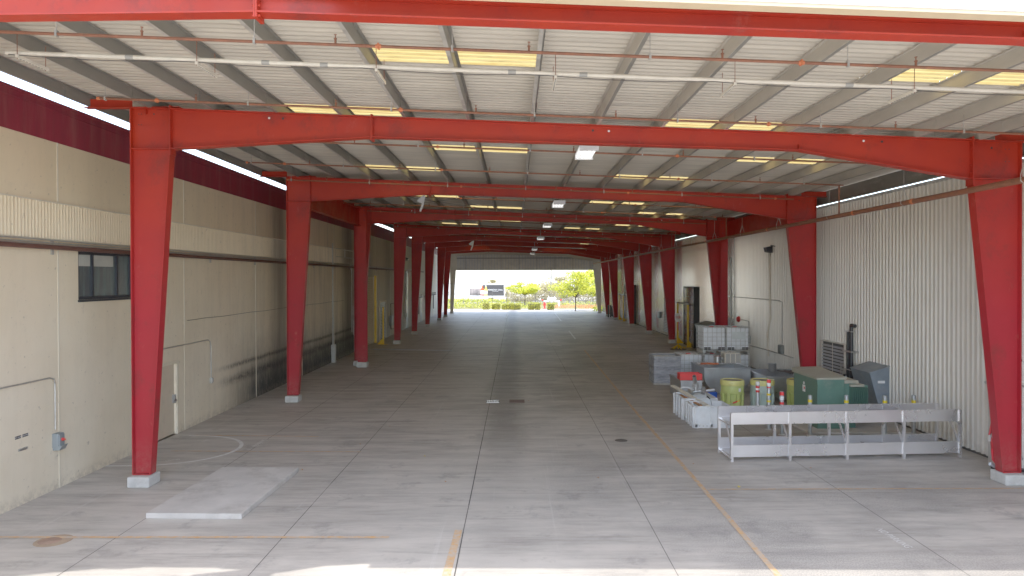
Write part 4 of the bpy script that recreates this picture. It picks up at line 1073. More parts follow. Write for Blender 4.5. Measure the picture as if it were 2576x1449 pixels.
# --- bins
def bin_(x0, x1, y0, y1, h, label):
    t = thing('pallet_bin', label, 'bin', ((x0+x1)/2,(y0+y1)/2,0), 'pale plastic pallet bins')
    w = .05; m = MB()
    m.box(x0,x1,y0,y0+w,.0,h).box(x0,x1,y1-w,y1,.0,h).box(x0,x0+w,y0+w,y1-w,.0,h).box(x1-w,x1,y0+w,y1-w,.0,h)
    m.build('wall', M['whitepl'], t, bevel=.012)
    MB().box(x0+w,x1-w,y0+w,y1-w,.12,.15).build('bottom', M['whitepl'], t)
    m = MB(); e = .03
    for fx in (0,.46,.92):
        a = x0+.02+fx*(x1-x0-.12); m.box(a,a+.08,y0-e,y0-.001,.02,h-.02)
    m.box(x0+.02,x1-.02,y0-e,y0-.0015,.0,.12); m.box(x0+.02,x1-.02,y0-e,y0-.002,h-.05,h-.005)
    for k in range(3): m.box(x0+.12,x1-.12,y0-e*.6,y0-.0025,h-.09-.04*k,h-.075-.04*k)
    n = 4
    for k in range(n):
        a = y0+.02+k*(y1-y0-.14)/(n-1); m.box(x0-e*1.6,x0-.001,a,a+.09,.0,h-.02)
    m.box(x0-e,x0-.0015,y0+.02,y1-.02,.02,.12)
    for k in range(3): m.box(x0-e*.7,x0-.002,y0+.04,y1-.04,h-.09-.05*k,h-.07-.05*k)
    m.build('rib', M['whitepl'], t, bevel=.006)
    m = MB()
    for k in range(3): m.box(x0+.14+.11*k,x0+.17+.11*k,y0-e-.003,y0-e-.0005,.05,.075)
    m.build('slot', M['greyb'], t)
bin_(5.35, 6.47, 21.15, 22.1, .65, 'nearer pale plastic pallet bin holding long boards')
bin_(5.3, 6.4, 22.35, 23.6, .68, 'farther pale plastic pallet bin full of steel pipe fittings')
def P3(px, py, d): return (XX(px,d,py), d, ZZ(px,py,d))
z16 = lambda a, b: ((2640+a/4.83)/1.5901, (1420+b/4.83)/1.5901)
def Q(a, b, d): px, py = z16(a, b); return P3(px, py, d)
o = MB().bar(Q(250,595,24.2), Q(930,990,21.6), .13, .05).build('cream_board', M['cream']); tag(o, 'long cream board leaning across both pale bins', 'board')
o = MB().bar(Q(390,775,23.4), Q(800,985,21.5), .09, .045).build('brown_board', M['wood']); tag(o, 'orange brown wooden board under the cream board', 'board')
o = MB().tube([Q(980,850,21.9),Q(1010,985,21.6)], .012, 6).build('metal_rod', M['steel'], smooth=True); tag(o, 'thin bent metal rod with black end sticking out of the near bin', 'rod')
MB().tube([Q(915,800,21.9),Q(970,850,21.9)], .022, 7).build('grip', M['black'], None)
bpy.data.objects['grip'].parent = o
t = thing('long_handled_tool', 'red and yellow handled tool lying over the near bin corner', 'tool', Q(1340,970,21.6))
MB().tube([Q(1340,970,21.6),Q(1430,925,21.5)], .012, 6).build('shaft', M['steel'], t)
MB().tube([Q(1420,930,21.5),Q(1500,900,21.4)], .022, 7).build('red_grip', M['redpl'], t)
MB().tube([Q(1500,900,21.4),Q(1550,885,21.4)], .018, 7).build('yellow_end', M['yellow'], t)
# pipe fittings in far bin
t = thing('flanged_pipe', 'upright stainless pipe with bolted flange standing in the far pale bin', 'pipe fitting', Q(690,700,23))
MB().tube([Q(700,690,23),Q(690,600,23)], .055, 12).tube([Q(690,560,23),Q(665,410,22.8)], .062, 14, False).tube([Q(690,560,23),Q(665,410,22.8)], .05, 14, False).build('pipe', M['steel'], t, smooth=True)
MB().tube([Q(692,612,23),Q(690,600,23)], .12, 16).tube([Q(690,580,23),Q(689,568,23)], .12, 16).build('flange', M['steel'], t)
m = MB()
for k in range(8):
    a = k*math.pi/4; c = Q(690,590,23); m.tube([(c[0]+.095*math.cos(a),c[1]+.095*math.sin(a),c[2]-.07),(c[0]+.095*math.cos(a),c[1]+.095*math.sin(a),c[2]+.07)], .013, 6)
m.build('bolt', M['zinc'], t)
MB().lathe([(.045,0),(.045,.01)], Q(665,408,22.77), 12, 'y').build('bore', M['black'], t)
for (a, b, r, l) in (((560,690,23.2),(640,750,23),.06,'stainless elbow stub leaning at the left of the far bin'),((640,715,23),(820,690,23),.045,'horizontal stainless pipe crossing the far bin'),
                     ((850,640,23),(830,750,22.9),.075,'short upright stainless stub in the far bin'),((890,690,23),(1050,678,23),.055,'stainless pipe poking right out of the far bin')):
    o = MB().tube([Q(*a),Q(*b)], r, 12).build('pipe_fitting', M['steel'], smooth=True); tag(o, l, 'pipe fitting', 'stainless fittings in the far bin')
o = MB().tube([Q(400,650,23.3),Q(450,625,23.3),Q(540,630,23.3),Q(620,655,23.2),Q(660,690,23.1)], .02, 7).build('clear_hose', M['whitepl'], smooth=True); tag(o, 'pale hose looped over the left of the far bin', 'hose')

# --- steel cart with red tray
t = thing('steel_cart', 'open grey steel cart on casters left of the big steel tank', 'cart', (6.3,26,0))
cx0, cx1, cy0, cy1, ch = 5.90, 6.65, 25.2, 26.95, .82; w = .02
MB().box(cx0,cx1,cy0,cy0+w,.12,ch).box(cx0,cx1,cy1-w,cy1,.12,ch).box(cx0,cx0+w,cy0+w,cy1-w,.12,ch).box(cx1-w,cx1,cy0+w,cy1-w,.12,ch).box(cx0+w,cx1-w,cy0+w,cy1-w,.12,.15).build('tub', M['steel'], t)
m = MB(); m.box(cx0-.04,cx1+.04,cy0-.04,cy0-.0,ch-.02,ch+.01).box(cx0-.04,cx1+.04,cy1,cy1+.04,ch-.02,ch+.01).box(cx0-.04,cx0-.001,cy0,cy1,ch-.02,ch+.01).box(cx1+.001,cx1+.04,cy0,cy1,ch-.02,ch+.01); m.build('rim', M['steel'], t)
for x in (cx0+.08,cx1-.08):
    for y in (cy0+.1,cy1-.1): MB().lathe([(.055,-.02),(.055,.02)], (x,y,.056), 12, 'x').build('caster', M['greyb'], t)
t = thing('red_tray', 'bright red plastic tray lying across the steel cart', 'tray', (6.3,25.5,.85))
m = MB(); x0,x1,y0,y1,z0,z1 = cx0-.02,cx1+.02,25.22,25.7,.835,1.07
m.box(x0,x1,y0,y0+.02,z0,z1).box(x0,x1,y1-.02,y1,z0,z1).box(x0,x0+.02,y0+.02,y1-.02,z0,z1).box(x1-.02,x1,y0+.02,y1-.02,z0,z1).box(x0+.02,x1-.02,y0+.02,y1-.02,z0,z0+.02)
m.build('tray_shell', M['redpl'], t, bevel=.01)

# --- big U tank
def utank(x0, x1, y0, y1, z1, zb, name, label):
    t = thing(name, label, 'tank', ((x0+x1)/2,(y0+y1)/2,0)); cx = (x0+x1)/2; rx = (x1-x0)/2; zc = z1-.28
    arc = [(x0,z1),(x0-.0,zc)]+[(cx-rx*math.cos(a)*(1 if True else 1), zc-(zc-zb)*math.sin(a)) for a in [math.pi*k/20 for k in range(1,20)]]+[(x1,zc),(x1,z1)]
    n = len(arc); m = MB()
    vs = [(u,y0,v) for u,v in arc]+[(u,y1,v) for u,v in arc]
    m.add(vs, [(i,i+1,i+1+n,i+n) for i in range(n-1)]+[tuple(range(n)), tuple(range(2*n-1,n-1,-1))])
    m.build('shell', M['steel'], t, smooth=True, fixn=False)
    # inner dark floor
    MB().box(x0+.03,x1-.03,y0+.03,y1-.03,z1-.42,z1-.40).build('inner_floor', M['louvre'], t)
    m = MB().box(x0-.03,x1+.03,y0-.03,y0+.04,z1,z1+.05).box(x0-.03,x1+.03,y1-.04,y1+.03,z1,z1+.05).box(x0-.03,x0+.03,y0+.04,y1-.04,z1,z1+.05).box(x1-.03,x1+.03,y0+.04,y1-.04,z1,z1+.05)
    m.build('rim', M['steel'], t, bevel=.01)
    MB().box(x0+.25,x0+.31,y0+.1,y0+.16,0,.3).box(x1-.31,x1-.25,y0+.1,y0+.16,0,.3).box(x0+.25,x0+.31,y1-.16,y1-.1,0,.3).box(x1-.31,x1-.25,y1-.16,y1-.1,0,.3).build('leg', M['galv'], t)
    return t
utank(7.22, 8.98, 27.0, 29.0, 1.0, .02, 'steel_trough', 'large stainless U shaped trough tank behind the first drum')
utank(9.05, 10.75, 25.4, 27.6, .88, .08, 'steel_trough', 'lower stainless trough tank between the drums and the ribbed wall')
o = MB().box(7.3,8.95,28.2,28.45,1.055,1.09).build('metal_plank', M['alu']); tag(o, 'flat metal plank laid across the large trough tank', 'plank')
m = MB()
for k in range(5):
    pts = [(7.35+.22*j/2+.05*math.sin(k+j), 28.0+.12*math.sin(j*1.7+k*1.3), 1.07+.035*abs(math.sin(k+j*.8))) for j in range(7)]
    m.tube(pts, .02, 6)
tag(m.build('orange_strap', M['orange'], smooth=True), 'bundle of orange straps on the near left rim of the large trough', 'strap')
t = thing('pump_fitting', 'short steel cylinder fitting standing on the large trough tank', 'fitting', (8.2,28.3,1.09))
MB().lathe([(.12,0),(.12,.2),(.15,.21),(.15,.26)], (8.1,28.33,1.09), 16).build('cylinder', M['steel'], t, smooth=True)
MB().lathe([(.145,.261),(.14,.27)], (8.1,28.33,1.09), 16).build('rusty_cap', M['rust'], t)
MB().tube([(8.22,28.3,1.25),(8.32,28.3,1.27)], .06, 10).build('spout', M['steel'], t)
t = thing('caged_box', 'small grey brown box in a white wire cage on the large trough tank', 'box', (8.7,28.4,1.09))
MB().box(8.36,8.96,28.15,28.75,1.095,1.46).build('box_body', M['greyb'], t)
m = MB()
for x in (8.37,8.56,8.76,8.95): m.box(x-.01,x+.01,28.135,28.149,1.1,1.48)
for y in (28.2,28.7): m.box(8.345,8.359,y-.01,y+.01,1.1,1.48)
m.box(8.36,8.96,28.13,28.145,1.461,1.485); m.box(8.36,8.96,28.74,28.755,1.461,1.485)
m.tube([(8.5,28.3,1.47),(8.5,28.3,1.56),(8.66,28.3,1.56),(8.66,28.3,1.47)], .008, 5)
m.build('wire_cage', M['whitepipe'], t)
t = thing('floor_funnel', 'short dark steel funnel under the pale downpipe on the second trough', 'funnel', (10.6,27,.9))
MB().lathe([(.12,.9),(.14,.95),(.14,1.2),(.15,1.22)], (XX(1943,27),27.0,0), 16).build('cup', M['steel'], t, smooth=True)
m = MB()
for k in range(6): m.tube([(9.9+.12*k,26.9+.1*(k%2),.94),(10.1+.1*k,26.6,.96),(10.25+.08*k,26.3,.93)], .025, 6)
tag(m.build('cable_tangle', M['iron'], smooth=True), 'dark tangle of cable lying over the second trough tank', 'cable')
o = MB().box(6.85,7.2,25.2,25.6,0,.42).build('blue_tub', M['blue'], bevel=.03); tag(o, 'small blue plastic tub between far bin and first drum', 'tub')

# --- IBC totes
def ibc(x, y, z, label):
    t = thing('ibc_tote', label, 'tote', (x,y,z), 'white plastic totes in galvanised cages')
    X0,X1,Y0,Y1 = x-.5,x+.5,y-.55,y+.55
    m = MB(); m.box(X0+.03,X1-.03,Y0+.03,Y1-.03,z+.17,z+1.12); m.build('bottle', M['ibc'], t, bevel=.05)
    c = MB(); e = 0
    for zz in (z+.20,z+.36,z+.54,z+.72,z+.90,z+1.14):
        c.bar((X0,Y0,zz),(X1,Y0,zz),.018,.018).bar((X0,Y1,zz),(X1,Y1,zz),.018,.018).bar((X0,Y0,zz),(X0,Y1,zz),.018,.018).bar((X1,Y0,zz),(X1,Y1,zz),.018,.018)
    for k in range(6):
        a = X0+k*(X1-X0)/5; b = Y0+k*(Y1-Y0)/5
        for yy in (Y0-.009,Y1+.009): c.bar((a,yy,z+.14),(a,yy,z+1.15),.016,.016)
        for xx in (X0-.009,X1+.009): c.bar((xx,b,z+.14),(xx,b,z+1.15),.016,.016)
    for a in (x-.2,x+.2): c.bar((a,Y0,z+1.15),(a,Y1,z+1.15),.03,.018)
    c.build('cage', M['zinc'], t)
    p = MB()
    for a in (X0+.05,x,X1-.05): p.box(a-.05,a+.05,Y0,Y1,z,z+.10)
    p.box(X0,X1,Y0,Y0+.1,z+.10,z+.135).box(X0,X1,Y1-.1,Y1,z+.10,z+.135).box(X0,X1,y-.1,y+.1,z+.10,z+.135)
    p.build('pallet', M['zinc'], t)
    MB().lathe([(.11,0),(.11,.03)], (x,y,z+1.121), 16).build('screw_cap', M['redpl'], t)
    MB().lathe([(.07,-.06),(.07,.02)], (x,Y0+.02,z+.26), 12, 'y').box(x-.09,x+.09,Y0-.05,Y0-.02,z+.2,z+.3).build('valve', M['whitepl'], t)
    MB().box(X0+.05,X0+.33,Y0+.005,Y0+.028,z+.15,z+.27).box(X1-.33,X1-.05,Y0+.005,Y0+.028,z+.15,z+.27).build('dark_foot', M['black'], t)
    return t
I0 = ibc(7.68, 31.4, 0, 'caged white tote on the floor right of the wrapped one')
I1 = dup(I0, (8.74,31.4,0), 'caged tote at the bottom of the left stack, behind the trough')
I2 = dup(I0, (9.72,31.4,0), 'caged tote at the bottom of the right stack, behind the caged box')
I3 = dup(I0, (8.72,31.5,1.18), 'upper caged tote of the left stack with its valve showing')
I4 = dup(I0, (9.74,31.45,1.18), 'upper caged tote of the right stack with a pale label sheet')
MB().box(9.46,10.06,30.882,30.886,1.18+.62,1.18+.95).build('label_sheet', pbr('label_sheet',(.62,.68,.68),.5), I4)
o = I4.children[-1]; 
bpy.data.objects['label_sheet'].parent = I4
t = thing('wrapped_tote', 'open crate wrapped in ragged grey plastic film, leftmost of the stored totes', 'crate', (6.45,30.4,0))
x0,x1,y0,y1 = 5.85,6.98,29.8,30.95
m = MB(); nx, nz = 14, 14
def wr(u0, v0, u1, v1):
    b = len(m.v)
    for j in range(nz+1):
        for i in range(nx+1):
            f = i/nx; g_ = j/nz
            px = u0+(u1-u0)*f; py = v0+(v1-v0)*f
            nrm = Vector((v1-v0,-(u1-u0),0)).normalized()
            d = random.uniform(-.012,.012)*(0 if i in (0,nx) else 1)+(.02*math.sin(g_*22) if 0 < j < nz and 0 < i < nx else 0)
            m.v.append((px+nrm.x*d, py+nrm.y*d, .02+1.16*g_))
    for j in range(nz):
        for i in range(nx): a = b+j*(nx+1)+i; m.f.append((a,a+1,a+nx+2,a+nx+1))
wr(x0,y0,x1,y0); wr(x1,y0,x1,y1); wr(x1,y1,x0,y1); wr(x0,y1,x0,y0)
m.build('film_wrap', M['wrap'], t, smooth=False)
MB().box(x0+.05,x1-.05,y0+.1,y1-.1,.9,1.13).build('inner_panel', M['ibc'], t)
MB().bar((x0,y0,1.19),(x1,y0,1.19),.03,.025).bar((x0,y1,1.19),(x1,y1,1.19),.03,.025).bar((x0,y0,1.19),(x0,y1,1.19),.03,.025).bar((x1,y0,1.19),(x1,y1,1.19),.03,.025).build('rim', M['greyb'], t)
MB().box(x0-.03,x1+.03,y0-.03,y1+.03,0,.05).build('pallet', M['galv'], t)

# leaves on floor
lv = [((1066,1151)),((1861,1228)),((1505,1205)),((1745,1170)),((905,1120)),((1275,1560)),((760,1185)),((1120,1215)),((1330,1010)),((2040,1180)),((980,1075))]
for k, (px, py) in enumerate(lv):
    if py > 1440: continue
    x, y = G(px, py); s_ = .05 if k < 2 else .03
    o = MB().add([(-s_,0,.004),(0,-s_*.6,.02),(s_,0,.006),(s_*.3,s_*.7,.03),(-s_*.4,s_*.6,.006)], [(0,1,2,3,4)]).build('fallen_leaf', pbr('leaf_yellow',(.55,.42,.08),.7) if k < 2 else M['wood'])
    o.location = (x,y,.012); o.rotation_euler = (0,0,k*1.3)
    tag(o, ['yellow brown fallen leaf on the open floor left of the centre joint','yellow fallen leaf on the floor near the orange cross line'][k] if k < 2 else 'tiny brown dry leaf on the concrete floor', 'leaf', 'dry leaves scattered on the floor')

# ================================================================ OUTSIDE, FAR END
o = MB().add([(-120,95,-.012),(120,95,-.012),(120,112,-.012),(-120,112,-.012)],[(0,1,2,3)]).build('pavement', pbr('sunlit_concrete',(.72,.66,.56),.9,0,.08,.6)); struct(o)
o = MB().add([(-160,101,.0),(160,104,.0),(160,127,.0),(-160,127,.0)],[(0,1,2,3)]).build('lawn', M['lawn']); struct(o)
o = MB().add([(-300,127.5,-.005),(300,127.5,-.005),(300,145,-.005),(-300,145,-.005)],[(0,1,2,3)]).build('road', M['road']); struct(o)
o = MB().box(-60,60,126.8,127.4,0,.12).build('kerb', M['slab']); struct(o)
def blob_leaves(mb, c, r, n, s, sq=1.):
    for _ in range(n):
        u = Vector((random.gauss(0,1),random.gauss(0,1),random.gauss(0,1))).normalized()*(random.random()**.4)
        p = Vector(c)+Vector((u.x*r[0],u.y*r[1],u.z*r[2]))
        a = Vector((random.uniform(-1,1),random.uniform(-1,1),random.uniform(-1,1))).normalized(); b = a.orthogonal().normalized()
        a = a*s*random.uniform(.5,1.2); b = b*s*random.uniform(.4,.9)
        mb.add([p-a, p-b, p+a, p+b], [(0,1,2,3)])
def tree(x, y, h, cw, th, label, mat, n=2600, s=.11, seedo=0, group='young trees past the far end of the canopy'):
    random.seed(100+seedo)
    t = thing('tree', label, 'tree', (x,y,0), group)
    r = cw/2; ch = h-th
    m = MB().tube([(x,y,0),(x+.03,y,th*.6),(x,y,th),(x+.05,y,th+ch*.35)], [.10,.075,.065,.03], 7)
    cl = []
    for k in range(26):
        a = random.uniform(0,6.28); rr = r*random.uniform(.2,.95); zz = th+ch*random.uniform(.12,.85)
        rr *= max(.35, math.sin(min(1,(zz-th)/ch+.15)*math.pi*.95))
        c = (x+rr*math.cos(a), y+rr*math.sin(a)*.8, zz); cl.append(c)
        m.tube([(x,y,th*.9+random.uniform(0,.3)),((x+c[0])/2,(y+c[1])/2,(th+c[2])/2+.15),c], [.04,.025,.01], 5)
    m.build('trunk', M['trunk'], t, smooth=True)
    q = MB()
    for c in cl: f_ = random.uniform(.5,1.25); blob_leaves(q, c, (r*.30*f_,r*.3*f_,ch*.14*f_), int(n/26*f_), s)
    blob_leaves(q, (x,y,th+ch*.42), (r*.8,r*.7,ch*.36), n//9, s)
    q.build('crown', mat, t)
c = XX(1453, 91.6)
tree(XX(1454,92.5), 96.5, 5.6, 6.8, 1.9, 'young yellow green tree with dark trunk nearest the far end opening', M['leaf'], 3600, .12, 1)
tree(XX(1320,115), 115, 4.35, 6.4, 1.7, 'round crowned young tree on the lawn in the middle of the opening', M['leaf'], 4200, .12, 2)
tree(XX(1500,112), 112, 6.6, 7.5, 1.5, 'taller bright green tree behind the beige right column', M['leaf'], 6500, .14, 3)
tree(XX(1535,118), 120, 7.8, 8, 1.5, 'large green tree at the right edge beyond the opening', M['leafd'], 6000, .15, 4)
tree(XX(1413,150), 152, 5.2, 7, 1.2, 'loose pale tree behind the fence right of the pole', M['dry'], 1500, .14, 5)
tree(XX(1385,150), 156, 3.6, 7, .8, 'low brownish tree behind the fence left of the pole', M['dry'], 1800, .14, 6)
tree(XX(1238,165), 165, 4.3, 3.6, 2.4, 'small brown topped tree showing above the trailer', M['dry'], 900, .14, 7)
# bare tree
t = thing('bare_tree', 'leafless twiggy tree rising right of the trailer', 'tree', (XX(1284,150),150,0))
m = MB(); bx = XX(1284,150); random.seed(5)
m.tube([(bx,150,0),(bx,150,2.0)], [.12,.07], 6)
for k in range(60):
    a = random.uniform(0,6.28); r1 = random.uniform(.3,2.3); z1 = random.uniform(3,5.6)
    m.tube([(bx,150,random.uniform(1,2.4)),(bx+r1*.5*math.cos(a),150+r1*.3,z1*.65),(bx+r1*math.cos(a),150+r1*.5*math.sin(a),z1)], [.025,.015,.006], 4)
m.build('trunk', pbr('pale_bark',(.45,.38,.33),.9), t)
# background tree belt
q = MB(); random.seed(11)
for k in range(70):
    x = -60+k*2.0+random.uniform(-.7,.7)
    if x > -16 and x < -1: hh = random.uniform(.9,1.5)
    elif x < 0: hh = 2.0
    else: hh = random.uniform(1.4,3.2)
    blob_leaves(q, (x,172+random.uniform(-4,4),hh*.7), (2.2,2,hh*.8), 170, .28)
o = q.build('distant_foliage', M['dry']); tag(o, 'pale mass of distant shrubs and trees beyond the road', 'foliage', kind='stuff')
# shrub rows and hedges
def hedge(px, py, w, h, d, k):
    x = XX(px, d)
    t = thing('clipped_shrub', 'low cube clipped shrub at the lawn edge, %s from the left' % ORD[k], 'shrub', (x,d,0), 'clipped shrubs along the lawn edge')
    q = MB(); random.seed(50+k)
    for _ in range(420):
        p = Vector((x+random.uniform(-w/2,w/2), d+random.uniform(-w/2,w/2), random.uniform(.03,h)))
        f = random.randrange(4)
        if f == 0: p.y = d-w/2+random.uniform(-.04,.03)
        if f == 1: p.z = h+random.uniform(-.05,.04)
        a = Vector((random.uniform(-1,1),random.uniform(-1,1),random.uniform(-1,1))).normalized(); b = a.orthogonal().normalized(); a = a*.07; b = b*.05
        q.add([p-a,p-b,p+a,p+b],[(0,1,2,3)])
    q.build('leaves', M['hedge'], t)
    MB().box(x-w*.4,x+w*.4,d-w*.4,d+w*.4,0,h*.9).build('inner_twigs', pbr('twig_core',(.12,.12,.04),.9,0,.3,9), t)
for k, (a, w, h) in enumerate(((1283,1.15,.95),(1309,.65,.8),(1321,.8,.85),(1349,.9,.75),(1366,.7,.8),(1381,.5,.8),(1400,1.15,.85),(1456,1.05,.95),(1482,.9,.9),(1540,1.1,.9))):
    px = 1119.5+(a-1119.5)*1  # survey in zoom units handled below
    zoomx = {0:640,1:762,2:820,3:935,4:1010,5:1062,6:1125,7:1345,8:1445,9:1650}[k]
    hedge((1780+zoomx/3.903)/1.5901, 0, w, h, 101.5-k*.15, k)
q = MB(); random.seed(9)
for k in range(60):
    x = -22+k*.42; blob_leaves(q, (x,107+random.uniform(-2,2),.25), (.5,1.2,.30), 45, .11)
for k in range(70):
    x = -20+k*.6; blob_leaves(q, (x,118+random.uniform(-2,2),.3), (.6,1.2,.35), 30, .13)
o = q.build('ground_cover', M['hedge']); tag(o, 'yellow green low ground cover on the planted strip outside', 'ground cover', kind='stuff')
q = MB()
for k in range(40): blob_leaves(q, (6.0+k*.2,106+random.uniform(-.5,.5),.25), (.3,.5,.28), 30, .07)
for k in range(30): blob_leaves(q, (9+k*.2,101,.25), (.3,.5,.22), 20, .07)
o = q.build('flower_bed', M['flower']); tag(o, 'bed of red and orange flowers right of the nearest outside tree', 'flowers', kind='stuff')
q = MB(); blob_leaves(q, (11.2,95,.35), (1.0,.6,.4), 260, .11)
tag(q.build('dark_bush', M['leafd']), 'dark low bush at the foot of the beige right column', 'bush')
q = MB(); random.seed(21)
for k in range(60):
    x = -1+k*.32+random.uniform(-.2,.2); hh = random.uniform(.6,1.6) if x < 3 else random.uniform(1.2,3.0)
    blob_leaves(q, (x,130+random.uniform(-1.5,1.5),hh*.6), (.7,.7,hh*.7), 110, .13)
o = q.build('wild_shrubs', M['dry']); tag(o, 'tangle of brownish green shrubs just behind the picket fence', 'shrubs', kind='stuff')
q = MB()
for k in range(44):
    x = -14+k*.3; blob_leaves(q, (x,131+random.uniform(-.8,.8),.35), (.5,.6,.4), 40, .13)
o = q.build('verge_grass', M['leaf']); tag(o, 'bright yellow green verge plants under and before the trailer', 'verge plants', kind='stuff')
# fence
t = thing('picket_fence', 'dark iron picket fence along the road beyond the lawn', 'fence', (0,123,0))
m = MB()
for k in range(230):
    x = -24+k*.19; m.box(x-.02,x+.02,122.99,123.01,.05,1.95)
m.build('pickets', M['iron'], t)
MB().box(-24,19.6,122.975,122.988,1.66,1.70).box(-24,19.6,122.975,122.988,.2,.24).build('rail', M['iron'], t)
m = MB()
for k in range(18): x = -24+k*2.5; MB().box(x-.045,x+.045,123.012,123.1,0,2.15).build('fence_post', M['iron'], t)
# pole
px_, py_ = 1780+1657/3.903, 0
x = XX(px_/1.5901, 140)
t = thing('utility_pole', 'slim dark pole standing behind the fence between the trees', 'pole', (x,140,0))
MB().tube([(x,140,0),(x,140,9)], [.13,.09], 8).build('shaft', pbr('pole_grey',(.16,.16,.16),.7), t)
# trailer
S = 134.0
def tp(a, b): return XX((1800+a/9.66)/1.5901, S), ZZ((1800+a/9.66)/1.5901,(1110+b/9.66)/1.5901, S)
xl = -15.5; xr, ztop = tp(2120, 225); _, zbot = tp(0, 790)
t = thing('semi_trailer', 'white semi trailer with a dark bottle advertisement parked beyond the fence', 'trailer', ((xl+xr)/2,S,0))
bd = MB().box(xl,xr,S,S+2.5,zbot,ztop).build('body', pbr('trailer_white',(.85,.85,.84),.4,0,.04), t, bevel=.03)
MB().box(xl-.02,xr+.02,S-.02,S-.001,ztop-.09,ztop+.01).build('top_rail', M['zinc'], t)
def quad(name, a0, b0, a1, b1, m, off): 
    x0, z0 = tp(a0,b0); x1, z1 = tp(a1,b1)
    return MB().add([(x0,S-off,z1),(x1,S-off,z1),(x1,S-off,z0),(x0,S-off,z0)],[(0,1,2,3)]).build(name, m, t)
ad = pbr('ad_dark',(.035,.033,.036),.4,0,.1)
quad('dark_ad_panel', 1255, 283, 2085, 700, ad, .03)
s = NT('ad_fade'); x_, y_, z_ = s.xyz(); 
cc = s.mix(s.mr(s.noise(1.1,6,.7),.35,.65), (.04,.035,.04), (.38,.32,.30)); M['adfade'] = s.fin(cc, .5)
quad('smoky_ad_panel', 760, 425, 1255, 695, M['adfade'], .028)
def bottle(a, b0, b1, w, bodym, capm, labelm):
    (x0, zb_), (x1, zt_) = tp(a-w/2, b1), tp(a+w/2, b0); hh = zt_-zb_; cx = (x0+x1)/2; ww = (x1-x0)/2
    pr = [(-1,.03),(-.9,0),(.9,0),(1,.03),(1,.55),(.85,.63),(.42,.75),(.38,.95),(.38,1),(-.38,1),(-.38,.95),(-.42,.75),(-.85,.63),(-1,.55)]
    MB().add([(cx+u*ww,S-.045,zb_+v*hh) for u,v in pr],[tuple(range(len(pr)))]).build('bottle_picture', bodym, t)
    MB().add([(cx+u*ww,S-.052,zb_+v*hh) for u,v in ((-.95,.12),(.95,.12),(.95,.48),(-.95,.48))],[(0,1,2,3)]).build('bottle_label', labelm, t)
    MB().add([(cx+u*ww,S-.052,zb_+v*hh) for u,v in ((-.4,.93),(.4,.93),(.4,1.01),(-.4,1.01))],[(0,1,2,3)]).build('bottle_cap', capm, t)
bottle(1248, 300, 695, 140, pbr('bottle_red',(.70,.09,.02),.3), M['greyb'], M['whitetape'])
bottle(1385, 312, 705, 130, pbr('bottle_amber',(.85,.62,.12),.3), M['whitetape'], pbr('label_cream',(.8,.72,.6),.5))
x0, z0 = tp(1755, 480); text_mesh('PERFECTLY CHILL', .34, 'lettering', M['whitetape'], t, frame_m((x0,S-.04,z0),(1,0,0),(0,0,1)), 0, 1.05)
x0, z0 = tp(1755, 535); text_mesh('EST 1980  BREWED', .13, 'small_lettering', M['whitetape'], t, frame_m((x0,S-.04,z0),(1,0,0),(0,0,1)))
for a in (360, 590):
    x0, z0 = tp(a, 890); r = z0
    w = MB().lathe([(r,0),(r,.6)], (x0,S+.05,r), 20, 'y').build('wheel', M['black'], t)
    MB().lathe([(r*.62,-.02),(r*.62,.001)], (x0,S+.05,r), 16, 'y').build('rim', M['whitetape'], w)
x0, _ = tp(700, 0); MB().box(x0,x0+.1,S+.1,S+.5,.3,zbot).build('mudflap', M['black'], t)
x0, z0 = tp(1580, 860); MB().box(x0-.5,x0+.5,S+.3,S+.5,z0,zbot).box(x0-.1,x0+.1,S+.5,S+.7,.0,z0).build('landing_gear', M['iron'], t)
# hydrant, backflow
x = XX((1780+1555/3.903)/1.5901, 103)
t = thing('fire_hydrant', 'red fire hydrant between clipped shrubs outside', 'hydrant', (x,103,0))
MB().lathe([(.2,0),(.2,.06),(.14,.08),(.14,.75),(.19,.78),(.19,.83),(.12,.98),(.04,1.05)], (x,103,0), 12).build('barrel', M['redpl'], t, smooth=True)
MB().lathe([(.08,-.26),(.08,.26)], (x,103,.6), 8, 'x').build('outlet', M['redpl'], t)
x = XX((1780+1665/3.903)/1.5901, 108)
t = thing('backflow_valve', 'silver backflow assembly with red valves behind the hydrant', 'valve', (x,108,0))
MB().tube([(x-1.1,108,0),(x-1.1,108,.9),(x-.5,108,.95),(x,108,1.4),(x+.5,108,.95),(x+1.1,108,.9),(x+1.1,108,0)], .2, 9).tube([(x-.6,108,1.5),(x,108,.9),(x+.6,108,1.5)], .26, 9).build('valve_body', M['whitetape'], t, smooth=True)
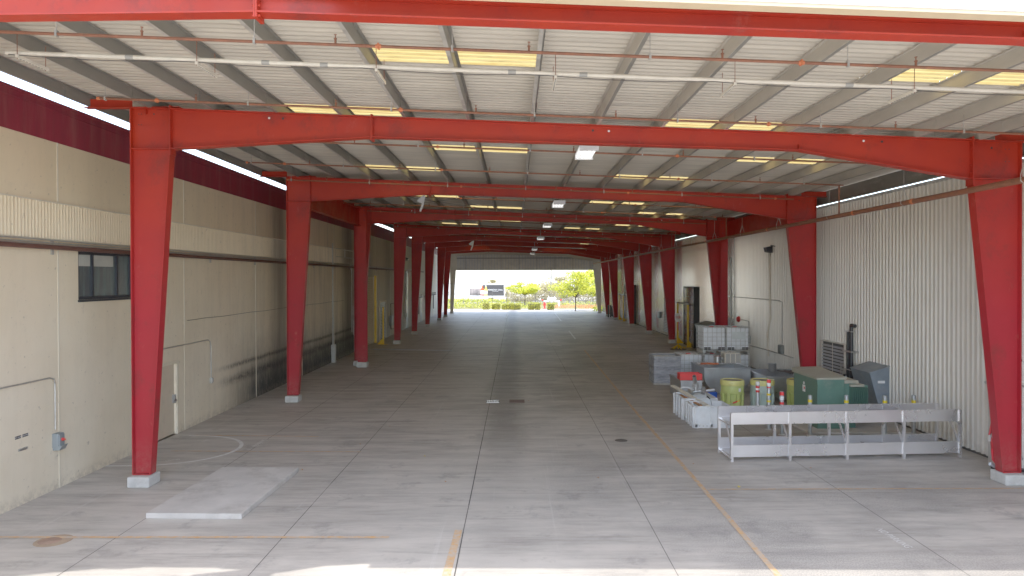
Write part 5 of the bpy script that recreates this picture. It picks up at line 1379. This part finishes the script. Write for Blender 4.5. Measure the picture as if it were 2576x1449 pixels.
for a in (-1.4,1.4): MB().lathe([(.13,-.05),(.13,.05)], (x+a,107.9,1.15), 10, 'y').build('handwheel', M['redpl'], t)
# left white building wall outside beyond the concrete building
o = MB().box(-11.5,-10.4,97.2,108,0,6.5).build('white_building', M['whitetape'], bevel=.02); tag(o, 'white sunlit wall corner beyond the far left columns', 'building')

# ================================================================ LIGHT, WORLD, CAMERA
w = bpy.data.worlds.new('World'); sc.world = w; w.use_nodes = True
nt = w.node_tree; nt.nodes.clear()
sk = nt.nodes.new('ShaderNodeTexSky'); sk.sky_type = 'NISHITA'; sk.sun_disc = False
th = math.atan(.375)
sk.sun_elevation = math.pi/2-th; sk.sun_rotation = math.pi; sk.air_density = 1.0; sk.dust_density = 1.5; sk.ozone_density = 1.0
bg = nt.nodes.new('ShaderNodeBackground'); bg.inputs[1].default_value = .78
ow = nt.nodes.new('ShaderNodeOutputWorld')
hs = nt.nodes.new('ShaderNodeHueSaturation'); hs.inputs['Saturation'].default_value = .8
nt.links.new(sk.outputs[0], hs.inputs['Color']); nt.links.new(hs.outputs[0], bg.inputs[0]); nt.links.new(bg.outputs[0], ow.inputs[0])
sl = bpy.data.lights.new('sun','SUN'); sl.energy = 5.2; sl.angle = R(.53); sl.color = (1,.965,.91)
so = bpy.data.objects.new('sun', sl); col.objects.link(so); so.rotation_euler = (th,0,0); so.location = (0,-20,40)

cam = bpy.data.cameras.new('camera'); co = bpy.data.objects.new('camera', cam); col.objects.link(co)
cam.sensor_width = 36; cam.lens = 36*F/2576; cam.clip_end = 3000; cam.clip_start = .05
pit = R(.45)
co.matrix_world = Matrix.Translation((0,0,H)) @ Matrix.Rotation(math.pi/2-pit, 4, 'X') @ Matrix.Rotation(-RO, 4, 'Z')
cam.shift_x = -8/2576; cam.shift_y = -(25-F*math.tan(pit))/2576
sc.camera = co
sc.view_settings.view_transform = 'Standard'; sc.view_settings.look = 'None'; sc.view_settings.exposure = 0.0; sc.view_settings.gamma = 1.32
sc.cycles.max_bounces = 10; sc.cycles.diffuse_bounces = 6; sc.cycles.glossy_bounces = 4; sc.cycles.transmission_bounces = 4
